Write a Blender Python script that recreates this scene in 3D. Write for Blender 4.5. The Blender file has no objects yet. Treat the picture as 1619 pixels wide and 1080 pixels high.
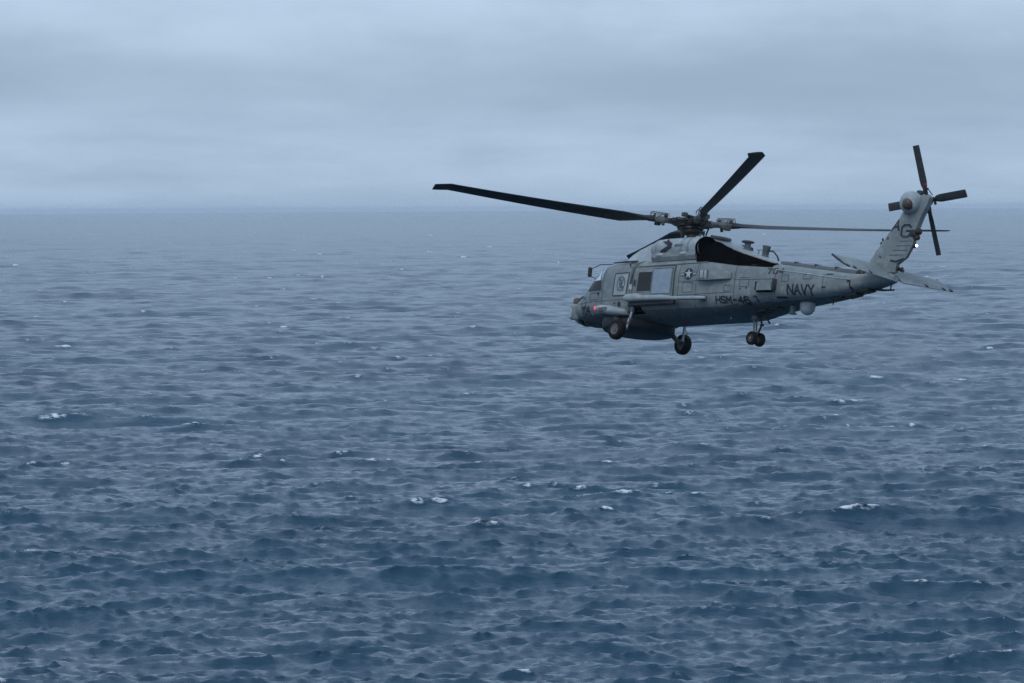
import bpy, math, random
import numpy as np
from math import sin, cos, pi, radians, sqrt
from mathutils import Matrix, Vector

# ------------------------------------------------------------------ scene, camera
scn = bpy.context.scene
col = scn.collection
rnd = random.Random(7)

EYE = 18.0                      # eye height above the sea, metres
F_PX = 10218.0                  # focal length in photograph pixels (1619 wide)
cam_d = bpy.data.cameras.new('camera')
cam = bpy.data.objects.new('camera', cam_d)
col.objects.link(cam)
cam_d.sensor_fit = 'HORIZONTAL'
cam_d.sensor_width = 36.0
cam_d.lens = 36.0 * F_PX / 1619.0
cam_d.clip_start = 0.5
cam_d.clip_end = 120000.0
PITCH = math.atan(211.0 / F_PX)
ROLL = 0.0059
_fw = Vector((0, cos(PITCH), -sin(PITCH)))
_up0 = Vector((0, sin(PITCH), cos(PITCH)))
_rt0 = Vector((1, 0, 0))
_rt = _rt0 * cos(ROLL) - _up0 * sin(ROLL)
_up = _up0 * cos(ROLL) + _rt0 * sin(ROLL)
CAMB = Matrix((_rt, _up, _fw)).transposed()          # columns right, up, forward
cm = Matrix((_rt, _up, -_fw)).transposed().to_4x4()
cm.translation = Vector((0, 0, EYE))
cam.matrix_world = cm
scn.camera = cam

# ------------------------------------------------------------------ sky and sun (overcast)
SUN_EL, SUN_AZ = radians(52), radians(205)            # azimuth clockwise from +Y
world = bpy.data.worlds.new('World')
scn.world = world
world.use_nodes = True
nt = world.node_tree
for n in list(nt.nodes):
    nt.nodes.remove(n)


def NODE(t, kind, **kw):
    n = t.nodes.new(kind)
    for k, v in kw.items():
        setattr(n, k, v)
    return n


out = NODE(nt, 'ShaderNodeOutputWorld')
bg = NODE(nt, 'ShaderNodeBackground')
bg.inputs['Strength'].default_value = 0.1
nt.links.new(bg.outputs[0], out.inputs[0])
sky = NODE(nt, 'ShaderNodeTexSky', sky_type='NISHITA')
sky.sun_disc = False
sky.sun_elevation = SUN_EL
sky.sun_rotation = SUN_AZ
tc = NODE(nt, 'ShaderNodeTexCoord')
sep = NODE(nt, 'ShaderNodeSeparateXYZ')
nt.links.new(tc.outputs['Generated'], sep.inputs[0])


def MATH(t, op, a, b=None, clamp=False):
    n = t.nodes.new('ShaderNodeMath')
    n.operation = op
    n.use_clamp = clamp
    for i, v in enumerate((a, b)):
        if v is None:
            continue
        if isinstance(v, (int, float)):
            n.inputs[i].default_value = v
        else:
            t.links.new(v, n.inputs[i])
    return n.outputs[0]


def MIXC(t, fac, a, b, blend='MIX'):
    n = t.nodes.new('ShaderNodeMix')
    n.data_type = 'RGBA'
    n.blend_type = blend
    for s, v in ((n.inputs['Factor'], fac), (n.inputs['A'], a), (n.inputs['B'], b)):
        if hasattr(v, 'links') or isinstance(v, bpy.types.NodeSocket):
            t.links.new(v, s)
        elif isinstance(v, (int, float)):
            s.default_value = v
        else:
            s.default_value = (*v, 1.0)
    return n.outputs['Result']


zc = MATH(nt, 'MAXIMUM', sep.outputs[2], 0.0)
lz = MATH(nt, 'LOGARITHM', MATH(nt, 'ADD', zc, 0.022), math.e)


def skynoise(kx, kz, off, detail, rough):
    c = NODE(nt, 'ShaderNodeCombineXYZ')
    nt.links.new(MATH(nt, 'MULTIPLY', sep.outputs[0], kx), c.inputs[0])
    nt.links.new(MATH(nt, 'MULTIPLY', sep.outputs[1], kx), c.inputs[1])
    nt.links.new(MATH(nt, 'ADD', MATH(nt, 'MULTIPLY', lz, kz), off), c.inputs[2])
    n = NODE(nt, 'ShaderNodeTexNoise')
    n.inputs['Scale'].default_value = 1.0
    n.inputs['Detail'].default_value = detail
    n.inputs['Roughness'].default_value = rough
    nt.links.new(c.outputs[0], n.inputs['Vector'])
    return n.outputs[0]


SKY_A, SKY_B = skynoise(9.0, 2.6, 1.3, 3.0, 0.5), skynoise(30.0, 4.5, 4.0, 6.0, 0.58)
mott = MATH(nt, 'ADD', MATH(nt, 'MULTIPLY', SKY_A, 0.55), MATH(nt, 'MULTIPLY', SKY_B, 0.45))
# a darker cloud bank standing low over the sea all the way round
bd_ = MATH(nt, 'DIVIDE', MATH(nt, 'SUBTRACT', zc, 0.0185), 0.0080)
bank = MATH(nt, 'EXPONENT', MATH(nt, 'MULTIPLY', MATH(nt, 'MULTIPLY', bd_, bd_), -1.0))
bank = MATH(nt, 'MULTIPLY', bank, MATH(nt, 'ADD', 0.05, MATH(nt, 'MULTIPLY', SKY_B, 0.24)))
cl = MATH(nt, 'SUBTRACT', MATH(nt, 'ADD', mott, 0.07), bank)
rmp = NODE(nt, 'ShaderNodeValToRGB')
rmp.color_ramp.interpolation = 'EASE'
e = rmp.color_ramp.elements
e[0].position = 0.30
e[0].color = (0.274, 0.388, 0.540, 1)
e[1].position = 0.70
e[1].color = (0.447, 0.585, 0.772, 1)
nt.links.new(cl, rmp.inputs[0])
low = MATH(nt, 'MULTIPLY', MATH(nt, 'EXPONENT', MATH(nt, 'MULTIPLY', zc, -260.0)), 0.75)
lowc = MIXC(nt, low, rmp.outputs[0], (0.295, 0.420, 0.585))      # the murk where cloud meets sea
over = MIXC(nt, 1.0, lowc, (10.0, 10.0, 10.0), 'MULTIPLY')
over = MIXC(nt, 0.10, over, sky.outputs[0])
zen = MATH(nt, 'ADD', 1.0, MATH(nt, 'MULTIPLY', zc, 0.4))          # overcast dome, brighter overhead
zcol = NODE(nt, 'ShaderNodeCombineXYZ')
for k in range(3):
    nt.links.new(zen, zcol.inputs[k])
fin = MIXC(nt, 1.0, over, zcol.outputs[0], 'MULTIPLY')
nt.links.new(fin, bg.inputs['Color'])

sun_d = bpy.data.lights.new('sun', 'SUN')
sun_d.energy = 0.8
sun_d.angle = radians(25)
sun_d.color = (1.0, 0.97, 0.93)
sun = bpy.data.objects.new('sun', sun_d)
col.objects.link(sun)
sd = Vector((sin(SUN_AZ) * cos(SUN_EL), cos(SUN_AZ) * cos(SUN_EL), sin(SUN_EL)))
sun.rotation_euler = sd.to_track_quat('Z', 'Y').to_euler()
sun.location = (0, 0, 60)

vs = scn.view_settings
vs.view_transform = 'Standard'
vs.look = 'None'
vs.exposure = 0.12
vs.gamma = 1.0
vs.use_curve_mapping = False
scn.render.engine = 'CYCLES'
scn.cycles.use_denoising = True
scn.cycles.denoiser = 'OPENIMAGEDENOISE'
scn.cycles.denoising_input_passes = 'RGB_ALBEDO_NORMAL'
scn.cycles.denoising_prefilter = 'NONE'
scn.cycles.max_bounces = 4
scn.cycles.glossy_bounces = 3
scn.cycles.volume_bounces = 1
scn.cycles.sample_clamp_indirect = 4.0
scn.render.film_transparent = False


# ------------------------------------------------------------------ materials
def mat(name):
    m = bpy.data.materials.new(name)
    m.use_nodes = True
    t = m.node_tree
    b = t.nodes['Principled BSDF']
    return m, t, b


def tnoise(t, scale, detail=4.0, rough=0.55, vec=None, stretch=None):
    n = t.nodes.new('ShaderNodeTexNoise')
    n.inputs['Scale'].default_value = scale
    n.inputs['Detail'].default_value = detail
    n.inputs['Roughness'].default_value = rough
    c = t.nodes.new('ShaderNodeTexCoord')
    v = c.outputs['Object']
    if stretch:
        mp = t.nodes.new('ShaderNodeMapping')
        mp.inputs['Scale'].default_value = stretch
        t.links.new(v, mp.inputs[0])
        v = mp.outputs[0]
    t.links.new(v, n.inputs['Vector'])
    return n.outputs[0]


def ramp(t, f, lo, hi, c0=(0, 0, 0), c1=(1, 1, 1)):
    r = t.nodes.new('ShaderNodeValToRGB')
    r.color_ramp.elements[0].position = lo
    r.color_ramp.elements[1].position = hi
    r.color_ramp.elements[0].color = (*c0, 1)
    r.color_ramp.elements[1].color = (*c1, 1)
    t.links.new(f, r.inputs[0])
    return r.outputs[0]


def paint(name, a, b_, rough=0.55, dirt=0.5, spec=0.35):
    """weathered matt aircraft paint: mottling, touch-up patches, oily streaks"""
    m, t, b = mat(name)
    base = ramp(t, tnoise(t, 1.6, 6, 0.6), 0.32, 0.70, a, b_)
    patch = ramp(t, tnoise(t, 4.2, 2, 0.4, stretch=(1.0, 1.0, 1.4)), 0.56, 0.62)
    lighter = tuple(min(1, x * 1.22) for x in b_)
    base = MIXC(t, MATH(t, 'MULTIPLY', patch, 0.5), base, lighter)
    streak = ramp(t, tnoise(t, 3.0, 7, 0.7, stretch=(2.2, 2.2, 0.35)), 0.52, 0.75)
    base = MIXC(t, MATH(t, 'MULTIPLY', streak, dirt), base, tuple(x * 0.34 for x in a))
    speck = ramp(t, tnoise(t, 26.0, 3, 0.6), 0.66, 0.74)
    base = MIXC(t, MATH(t, 'MULTIPLY', speck, dirt), base, tuple(x * 0.3 for x in a))
    t.links.new(base, b.inputs['Base Color'])
    rr = ramp(t, tnoise(t, 9.0, 4, 0.6), 0.3, 0.7, (rough - 0.1,) * 3, (rough + 0.12,) * 3)
    t.links.new(rr, b.inputs['Roughness'])
    b.inputs['Specular IOR Level'].default_value = spec
    bp = t.nodes.new('ShaderNodeBump')
    bp.inputs['Strength'].default_value = 0.25
    bp.inputs['Distance'].default_value = 0.012
    t.links.new(tnoise(t, 3.2, 3, 0.5), bp.inputs['Height'])
    t.links.new(bp.outputs[0], b.inputs['Normal'])
    return m


def plain(name, c, rough=0.6, metal=0.0, spec=0.4, var=0.35):
    m, t, b = mat(name)
    base = ramp(t, tnoise(t, 7.0, 5, 0.65), 0.3, 0.7, tuple(x * (1 - var) for x in c), tuple(min(1, x * (1 + var)) for x in c))
    t.links.new(base, b.inputs['Base Color'])
    b.inputs['Roughness'].default_value = rough
    b.inputs['Metallic'].default_value = metal
    b.inputs['Specular IOR Level'].default_value = spec
    return m


def emit(name, c, s):
    m, t, b = mat(name)
    b.inputs['Base Color'].default_value = (*c, 1)
    b.inputs['Emission Color'].default_value = (*c, 1)
    b.inputs['Emission Strength'].default_value = s
    return m


M = dict(
    grey=paint('grey_paint', (0.155, 0.182, 0.190), (0.208, 0.236, 0.240), dirt=0.42),
    belly=paint('dark_and_shaded_paint', (0.072, 0.082, 0.086), (0.110, 0.122, 0.126), dirt=0.5),  # shared dark grey; on the lower hull it carries painted underside shade
    pale=paint('pale_paint', (0.29, 0.325, 0.345), (0.37, 0.405, 0.42), dirt=0.25),
    cowl=paint('cowling_paint', (0.235, 0.275, 0.295), (0.315, 0.355, 0.37), dirt=0.3, rough=0.45),
    cover=plain('pale_pane', (0.22, 0.28, 0.34), 0.3, var=0.12),
    seam=plain('seam_dark', (0.045, 0.05, 0.055), 0.8),
    mark=plain('marking_navy', (0.018, 0.024, 0.034), 0.7),
    markgrey=plain('marking_grey', (0.10, 0.115, 0.125), 0.7),
    tub=paint('radome_paint', (0.013, 0.015, 0.017), (0.020, 0.023, 0.025), dirt=0.3),
    soot=plain('exhaust_soot', (0.004, 0.004, 0.0045), 1.0, spec=0.0),
    black=plain('cavity_shade', (0.003, 0.003, 0.003), 1.0, spec=0.0),  # near-black puts the shade inside openings into the colour
    rubber=plain('tyre_rubber', (0.009, 0.009, 0.010), 0.75, spec=0.2),
    rim=plain('wheel_rim', (0.12, 0.112, 0.116), 0.5),
    steel=plain('bare_steel', (0.42, 0.42, 0.43), 0.3, 0.7),
    dsteel=plain('dark_steel', (0.035, 0.034, 0.034), 0.5, 0.4),
    brown=plain('oiled_bronze', (0.085, 0.062, 0.052), 0.5, 0.2),
    olive=plain('hub_primer', (0.10, 0.11, 0.10), 0.5, 0.1),
    blade=plain('blade_skin', (0.022, 0.026, 0.031), 0.55, spec=0.35),
    trblade=plain('tail_blade_skin', (0.035, 0.040, 0.046), 0.6, spec=0.3),
    white=plain('white_star', (0.42, 0.45, 0.47), 0.6, var=0.1),
    tan=plain('heat_shield', (0.34, 0.29, 0.24), 0.6),
    red=emit('red_lamp', (0.9, 0.05, 0.05), 1.6),
    lamp=emit('white_lamp', (1.0, 0.92, 0.9), 5.0),
    redpaint=plain('red_paint', (0.28, 0.03, 0.03), 0.6),
)
# canopy glass: dark tinted, reflective
m, t, b = mat('canopy_glass')
b.inputs['Base Color'].default_value = (0.014, 0.012, 0.013, 1)
b.inputs['Specular IOR Level'].default_value = 0.3
b.inputs['Roughness'].default_value = 0.06
b.inputs['IOR'].default_value = 1.5
M['glass'] = m
M['skypane'] = plain('sky_bright_glass', (0.62, 0.68, 0.74), 0.16, 1.0, var=0.05)  # bright mirror tint stands in for sky seen through the pane


# ------------------------------------------------------------------ mesh helpers
class MB:
    """collects geometry; build() links it as one mesh object"""

    def __init__(self):
        self.v, self.f, self.mi = [], [], []
        self.cur = 0

    def add(self, vs, fs):
        o = len(self.v)
        self.v.extend([tuple(map(float, p)) for p in vs])
        for f in fs:
            self.f.append(tuple(i + o for i in f))
            self.mi.append(self.cur)
        return self

    def loft(self, loops, cap0=True, cap1=True, closed=True):
        n = len(loops[0])
        vs = [p for L in loops for p in L]
        fs = []
        for i in range(len(loops) - 1):
            for j in range(n if closed else n - 1):
                k = (j + 1) % n
                fs.append((i * n + j, i * n + k, (i + 1) * n + k, (i + 1) * n + j))
        if cap0:
            fs.append(tuple(range(n - 1, -1, -1)))
        if cap1:
            b0 = (len(loops) - 1) * n
            fs.append(tuple(b0 + j for j in range(n)))
        return self.add(vs, fs)

    def tube(self, pts, rads, n=12, caps=True):
        pts = [Vector(p) for p in pts]
        if not hasattr(rads, '__len__'):
            rads = [rads] * len(pts)
        loops = []
        ref = None
        for i, p in enumerate(pts):
            d = (pts[min(i + 1, len(pts) - 1)] - pts[max(i - 1, 0)]).normalized()
            if ref is None:
                ref = Vector((0, 0, 1)) if abs(d.z) < 0.9 else Vector((1, 0, 0))
            a = (ref - d * ref.dot(d)).normalized()
            ref = a
            c = d.cross(a)
            loops.append([p + (a * cos(2 * pi * k / n) + c * sin(2 * pi * k / n)) * rads[i] for k in range(n)])
        return self.loft(loops, caps, caps)

    def lathe(self, c, axis, prof, n=24, caps=True):
        """prof: (distance along axis, radius)"""
        c = Vector(c)
        d = Vector(axis).normalized()
        a = Vector((0, 0, 1)) if abs(d.z) < 0.9 else Vector((1, 0, 0))
        a = (a - d * a.dot(d)).normalized()
        q = d.cross(a)
        loops = [[c + d * s + (a * cos(2 * pi * k / n) + q * sin(2 * pi * k / n)) * r for k in range(n)] for s, r in prof]
        return self.loft(loops, caps, caps)

    def box(self, c, size, rot=None, bev=0.0):
        sx, sy, sz = (s / 2 for s in size)
        b = min(bev, sx * 0.9, sy * 0.9, sz * 0.9)
        if b <= 0:
            P = [(x, y, z) for z in (-sz, sz) for x, y in ((-sx, -sy), (sx, -sy), (sx, sy), (-sx, sy))]
            Fs = [(3, 2, 1, 0), (4, 5, 6, 7), (0, 1, 5, 4), (1, 2, 6, 5), (2, 3, 7, 6), (3, 0, 4, 7)]
            P = [Vector(p) for p in P]
            if rot is not None:
                P = [rot @ p for p in P]
            return self.add([Vector(c) + p for p in P], Fs)
        def ring(z, i):
            x, y = sx - i, sy - i
            k = b
            return [Vector(p) for p in ((x, -y + k, z), (x, y - k, z), (x - k, y, z), (-x + k, y, z), (-x, y - k, z), (-x, -y + k, z), (-x + k, -y, z), (x - k, -y, z))]
        loops = [ring(-sz, b * 0.7), ring(-sz + b, 0), ring(sz - b, 0), ring(sz, b * 0.7)]
        if rot is not None:
            loops = [[rot @ p for p in L] for L in loops]
        return self.loft([[Vector(c) + p for p in L] for L in loops])

    def xform(self, mtx):
        self.v = [tuple(mtx @ Vector(p)) for p in self.v]
        return self

    def build(self, name, mats, parent, smooth=35):
        me = bpy.data.meshes.new(name)
        me.from_pydata([(x, y, z + ZOFF) for x, y, z in self.v], [], self.f)
        if not isinstance(mats, (list, tuple)):
            mats = [mats]
        for mm in mats:
            me.materials.append(mm)
        me.polygons.foreach_set('material_index', self.mi)
        import bmesh
        bm = bmesh.new()
        bm.from_mesh(me)
        bmesh.ops.recalc_face_normals(bm, faces=bm.faces)
        bm.to_mesh(me)
        bm.free()
        if smooth:
            me.polygons.foreach_set('use_smooth', [True] * len(me.polygons))
            me.set_sharp_from_angle(angle=radians(smooth))
        me.update()
        o = bpy.data.objects.new(name, me)
        col.objects.link(o)
        o.parent = parent
        return o


# ------------------------------------------------------------------ sea
def build_sea():
    g = np.random.default_rng(11)
    N, T = 1024, 190.0
    k1 = 2 * pi * np.fft.fftfreq(N, T / N)
    KX, KY = np.meshgrid(k1, k1, indexing='ij')
    K = np.sqrt(KX ** 2 + KY ** 2)
    K[0, 0] = 1.0
    wd = radians(-103)                                   # the wind comes slightly off the line of sight
    cosw = (KX * cos(wd) + KY * sin(wd)) / K
    Lw = WAVE_L
    P = np.exp(-1.0 / (K * Lw) ** 2) / K ** WAVE_P * (0.04 + 0.96 * np.abs(cosw) ** np.clip(11.5 - 2.9 * np.log(np.maximum(K / 0.3, 1.0)), 1.7, 11.5))
    P *= np.exp(-(K * 0.05) ** 2)
    P[0, 0] = 0
    H = np.sqrt(P) * (g.standard_normal((N, N)) + 1j * g.standard_normal((N, N)))
    h0 = np.fft.ifft2(H).real
    H *= WAVE_STD / h0.std()
    levels = []
    cuts = [0.0, 1.2, 2.6, 5.5, 11.0, 24.0]
    for c in cuts:
        Hc = H * np.exp(-(K * c / (2 * pi)) ** 2 * 1.4) if c else H
        h = np.fft.ifft2(Hc).real
        dx = np.fft.ifft2(-1j * KX / K * Hc).real
        dy = np.fft.ifft2(-1j * KY / K * Hc).real
        levels.append((h, dx, dy))
    Hs = H * np.exp(-(K * 0.9 / (2 * pi)) ** 2)
    ch = CHOP * 1.0
    jxx = 1 + ch * np.fft.ifft2(KX * KX / K * Hs).real
    jyy = 1 + ch * np.fft.ifft2(KY * KY / K * Hs).real
    jxy = ch * np.fft.ifft2(KX * KY / K * Hs).real
    # with D = -i k/|k| h the gradient of D is +k k/|k| h : crests compress where h is high
    J = (2 - jxx) * (2 - jyy) - jxy ** 2
    q = np.quantile(J, [0.0003, 0.0085])
    foam = np.clip((q[1] - J) / (q[1] - q[0]), 0, 1.5)
    # polar sheet round the viewer
    half = radians(5.0)
    th = np.linspace(-half, half, 640)
    side = half + (pi - half) * (np.linspace(0, 1, 34)[1:]) ** 2.2
    th = np.concatenate([-side[::-1], th, side])          # first and last meet behind the camera
    r = [0.5, 6, 18, 40, 70, 105, 140, 165]
    x = 185.0
    while x < 40000:
        r.append(x)
        x += 0.36 if x < 300 else (0.36 * (x / 300) ** 1.35 if x < 8000 else 30.4 * (x / 8000) ** 3)
    r = np.array(r + [40000.0])
    R, TH = np.meshgrid(r, th, indexing='ij')
    X = R * np.sin(TH)
    Y = R * np.cos(TH)
    dr = np.gradient(r)
    dr = np.where(r < 184, 60.0, dr)
    lod = np.interp(np.log(np.maximum(0.7 * dr, 0.01)), np.log(np.maximum(cuts, 0.3)), np.arange(len(cuts)))
    LOD = np.repeat(lod[:, None], len(th), 1)
    latsp = np.gradient(th)[None, :] * R                  # sideways spacing: smooth waves outside the view
    LODs = np.interp(np.log(np.maximum(1.3 * latsp, 0.01)), np.log(np.maximum(cuts, 0.3)), np.arange(len(cuts)))
    LOD = np.maximum(LOD, LODs)
    ca, sa = cos(0.31), sin(0.31)
    # tile coordinates: field waves are laid out in world axes, the tile itself is turned
    U = (X * ca + Y * sa) / T * N + 311.0
    V = (-X * sa + Y * ca) / T * N + 97.0

    def samp(fld):
        i = np.floor(U).astype(np.int64)
        j = np.floor(V).astype(np.int64)
        fu = U - i
        fv = V - j
        i %= N
        j %= N
        i2 = (i + 1) % N
        j2 = (j + 1) % N
        return (fld[i, j] * (1 - fu) * (1 - fv) + fld[i2, j] * fu * (1 - fv) + fld[i, j2] * (1 - fu) * fv + fld[i2, j2] * fu * fv)

    hh = np.zeros_like(X)
    ddx = np.zeros_like(X)
    ddy = np.zeros_like(X)
    for li, (h, dx, dy) in enumerate(levels):
        w = np.clip(1 - np.abs(LOD - li), 0, 1)
        if w.max() <= 0:
            continue
        hh += w * samp(h)
        ddx += w * samp(dx)
        ddy += w * samp(dy)
    X2 = X - CHOP * (ddx * ca - ddy * sa)
    Y2 = Y - CHOP * (ddx * sa + ddy * ca)
    # a long low swell that never repeats with the tile
    for lam, az, am, ph in ((64.0, -86, 0.10, 0.4), (43.0, -112, 0.08, 2.1), (91.0, -95, 0.10, 4.0)):
        kx, ky = 2 * pi / lam * cos(radians(az)), 2 * pi / lam * sin(radians(az))
        hh += am * np.sin(kx * X + ky * Y + ph) * (R < 9000)
    fo = samp(foam)
    # gusts: whitecaps come in loose groups
    gust = 0.5 + 0.5 * np.sin(X * 0.071 + 1.3 * np.sin(Y * 0.013)) * np.sin(Y * 0.0237 + 1.7 * np.sin(X * 0.033) + 1.0)
    fo = fo * np.clip(gust * 2.2 - 0.25, 0, 1.15)
    nr, nc = X.shape
    co = np.stack([X2, Y2, hh], -1).reshape(-1, 3).astype(np.float32)
    idx = np.arange(nr * nc).reshape(nr, nc)
    quads = np.stack([idx[:-1, :-1], idx[:-1, 1:], idx[1:, 1:], idx[1:, :-1]], -1).reshape(-1, 4)[:, ::-1]
    nq = len(quads)
    me = bpy.data.meshes.new('sea')
    me.vertices.add(len(co))
    me.vertices.foreach_set('co', co.ravel())
    me.loops.add(nq * 4)
    me.loops.foreach_set('vertex_index', quads.ravel().astype(np.int32))
    me.polygons.add(nq)
    me.polygons.foreach_set('loop_start', np.arange(0, nq * 4, 4, dtype=np.int32))
    me.polygons.foreach_set('loop_total', np.full(nq, 4, dtype=np.int32))
    me.polygons.foreach_set('use_smooth', np.ones(nq, dtype=bool))
    me.update(calc_edges=True)
    at = me.attributes.new('foam', 'FLOAT', 'POINT')
    at.data.foreach_set('value', fo.ravel().astype(np.float32))
    o = bpy.data.objects.new('sea', me)
    col.objects.link(o)
    o['kind'] = 'structure'
    o['label'] = 'choppy slate blue open sea with scattered small whitecaps'
    # material
    m, t, b = mat('sea_water')
    me.materials.append(m)
    geo = t.nodes.new('ShaderNodeTexCoord')
    def wnoise(scale, stretch, detail, rough, rot):
        mp = t.nodes.new('ShaderNodeMapping')
        mp.inputs['Scale'].default_value = stretch
        mp.inputs['Rotation'].default_value = (0, 0, rot)
        t.links.new(geo.outputs['Object'], mp.inputs[0])
        n = t.nodes.new('ShaderNodeTexNoise')
        n.inputs['Scale'].default_value = scale
        n.inputs['Detail'].default_value = detail
        n.inputs['Roughness'].default_value = rough
        t.links.new(mp.outputs[0], n.inputs['Vector'])
        return n.outputs[0]
    n1 = wnoise(1.5, (0.42, 1.0, 1.0), 6.0, 0.68, 0.15)
    n2 = wnoise(4.6, (0.6, 1.0, 1.0), 3.0, 0.6, -0.2)
    hsum = MATH(t, 'ADD', MATH(t, 'MULTIPLY', n1, 0.34), MATH(t, 'MULTIPLY', n2, 0.12))
    bp = t.nodes.new('ShaderNodeBump')
    bp.inputs['Strength'].default_value = 1.0
    bp.inputs['Distance'].default_value = BUMP
    gust_n = ramp(t, wnoise(0.035, (0.45, 1.0, 1.0), 4.0, 0.6, 0.15), 0.3, 0.7, (0.55,) * 3, (1.0,) * 3)
    gust_f = ramp(t, wnoise(0.007, (0.35, 1.0, 1.0), 5.0, 0.65, 0.1), 0.3, 0.7, (0.65,) * 3, (1.25,) * 3)
    gust_n = MATH(t, 'MULTIPLY', gust_n, gust_f)
    t.links.new(MATH(t, 'MULTIPLY', hsum, gust_n), bp.inputs['Height'])
    fa = t.nodes.new('ShaderNodeAttribute')
    fa.attribute_name = 'foam'
    fn = wnoise(3.0, (0.45, 1.0, 1.0), 8.0, 0.8, 0.0)
    fmask = ramp(t, MATH(t, 'MULTIPLY', fa.outputs['Fac'], ramp(t, fn, 0.40, 0.60)), 0.15, 0.55)
    deep = ramp(t, wnoise(0.012, (1, 1, 1), 3.0, 0.5, 0.0), 0.3, 0.7, WATER0, WATER1)
    base = MIXC(t, fmask, deep, (0.62, 0.68, 0.73))
    t.links.new(base, b.inputs['Base Color'])
    rr = MATH(t, 'ADD', MATH(t, 'MULTIPLY', fmask, 0.4), 0.225)
    t.links.new(rr, b.inputs['Roughness'])
    b.inputs['IOR'].default_value = 1.333
    t.links.new(bp.outputs[0], b.inputs['Normal'])
    return o


WAVE_L, WAVE_P, WAVE_STD, CHOP, BUMP = 3.6, 3.28, 0.26, 1.04, 0.24
WATER0, WATER1 = (0.003, 0.035, 0.068), (0.004, 0.044, 0.081)
build_sea()

# ------------------------------------------------------------------ haze over the sea
ZOFF = 0.0
hz = MB().box((0, 0, 9.0), (90000, 90000, 30.0))
hm = bpy.data.materials.new('haze_air')
hm.use_nodes = True
ht = hm.node_tree
for n in list(ht.nodes):
    ht.nodes.remove(n)
ho = NODE(ht, 'ShaderNodeOutputMaterial')
hv = NODE(ht, 'ShaderNodeVolumePrincipled')
hv.inputs['Color'].default_value = (0.88, 0.94, 1.0, 1)
hv.inputs['Density'].default_value = 0.40e-4
hv.inputs['Anisotropy'].default_value = 0.3
ht.links.new(hv.outputs[0], ho.inputs['Volume'])
haze = hz.build('haze', hm, None, smooth=0)
haze['kind'] = 'stuff'
haze['label'] = 'thin blue grey sea haze softening the horizon'

#HELI#
# ------------------------------------------------------------------ helicopter: placement
# local axes: x forward, y left, z up; the rotor hub is (0,0,0), the base of the thing is the belly
ZOFF = 3.12
YAW, PIT, BANK = -0.856, -0.0384, 0.1709
HUB_PX, DIST = (1095.0, 353.9), 200.0
hub_cam = Vector(((HUB_PX[0] - 809.5) / F_PX * DIST, -(HUB_PX[1] - 540.0) / F_PX * DIST, DIST))
Bm = Matrix(((-1, 0, 0), (0, 0, -1), (0, 1, 0))).transposed()
Ryaw = Matrix(((cos(YAW), -sin(YAW), 0), (sin(YAW), cos(YAW), 0), (0, 0, 1)))
Rpit = Matrix(((cos(PIT), 0, -sin(PIT)), (0, 1, 0), (sin(PIT), 0, cos(PIT))))
Rrol = Matrix(((1, 0, 0), (0, cos(BANK), -sin(BANK)), (0, sin(BANK), cos(BANK))))
Rw = CAMB @ Bm @ Ryaw @ Rpit @ Rrol
mw = Rw.to_4x4()
mw.translation = CAMB @ hub_cam + Vector((0, 0, EYE)) + Rw @ Vector((0, 0, -ZOFF))
heli = bpy.data.objects.new('helicopter', None)
col.objects.link(heli)
heli.matrix_world = mw
heli['label'] = 'grey twin-engine naval helicopter hovering over the sea with its wheels down'
heli['category'] = 'helicopter'

# ------------------------------------------------------------------ fuselage loft
#        x      zt     zb     w     zw    et   eb
SEC = [(4.62, -2.40, -2.78, 0.34, -2.58, 2.2, 2.2),
       (4.55, -2.33, -2.86, 0.47, -2.58, 2.3, 2.3),
       (4.35, -2.25, -2.93, 0.62, -2.58, 2.5, 2.5),
       (4.05, -2.18, -3.00, 0.78, -2.56, 2.7, 2.6),
       (3.75, -2.09, -3.04, 0.92, -2.52, 2.9, 2.8),
       (3.50, -1.86, -3.06, 1.01, -2.48, 3.2, 3.0),
       (3.20, -1.57, -3.08, 1.08, -2.42, 3.4, 3.2),
       (2.95, -1.38, -3.09, 1.12, -2.38, 3.6, 3.4),
       (2.70, -1.29, -3.10, 1.15, -2.36, 4.0, 3.5),
       (2.30, -1.24, -3.11, 1.17, -2.34, 4.4, 3.6),
       (1.50, -1.22, -3.12, 1.18, -2.34, 4.6, 3.6),
       (-1.0, -1.24, -3.12, 1.18, -2.34, 4.6, 3.6),
       (-2.2, -1.30, -3.12, 1.18, -2.34, 4.4, 3.6),
       (-2.9, -1.36, -3.10, 1.16, -2.36, 4.2, 3.4),
       (-3.6, -1.44, -2.99, 1.10, -2.37, 4.0, 3.2),
       (-4.4, -1.54, -2.88, 0.98, -2.36, 3.8, 3.1),
       (-5.2, -1.64, -2.80, 0.84, -2.34, 3.6, 3.0),
       (-6.4, -1.80, -2.71, 0.64, -2.32, 3.4, 3.0),
       (-7.4, -1.93, -2.61, 0.49, -2.30, 3.2, 3.0),
       (-8.0, -1.98, -2.50, 0.41, -2.26, 3.0, 2.8),
       (-8.6, -1.98, -2.40, 0.32, -2.21, 3.0, 2.7),
       (-9.15, -2.00, -2.30, 0.20, -2.16, 2.8, 2.6),
       (-9.30, -2.06, -2.26, 0.12, -2.16, 2.4, 2.4)]
SA = np.array(sorted(SEC))


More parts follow.
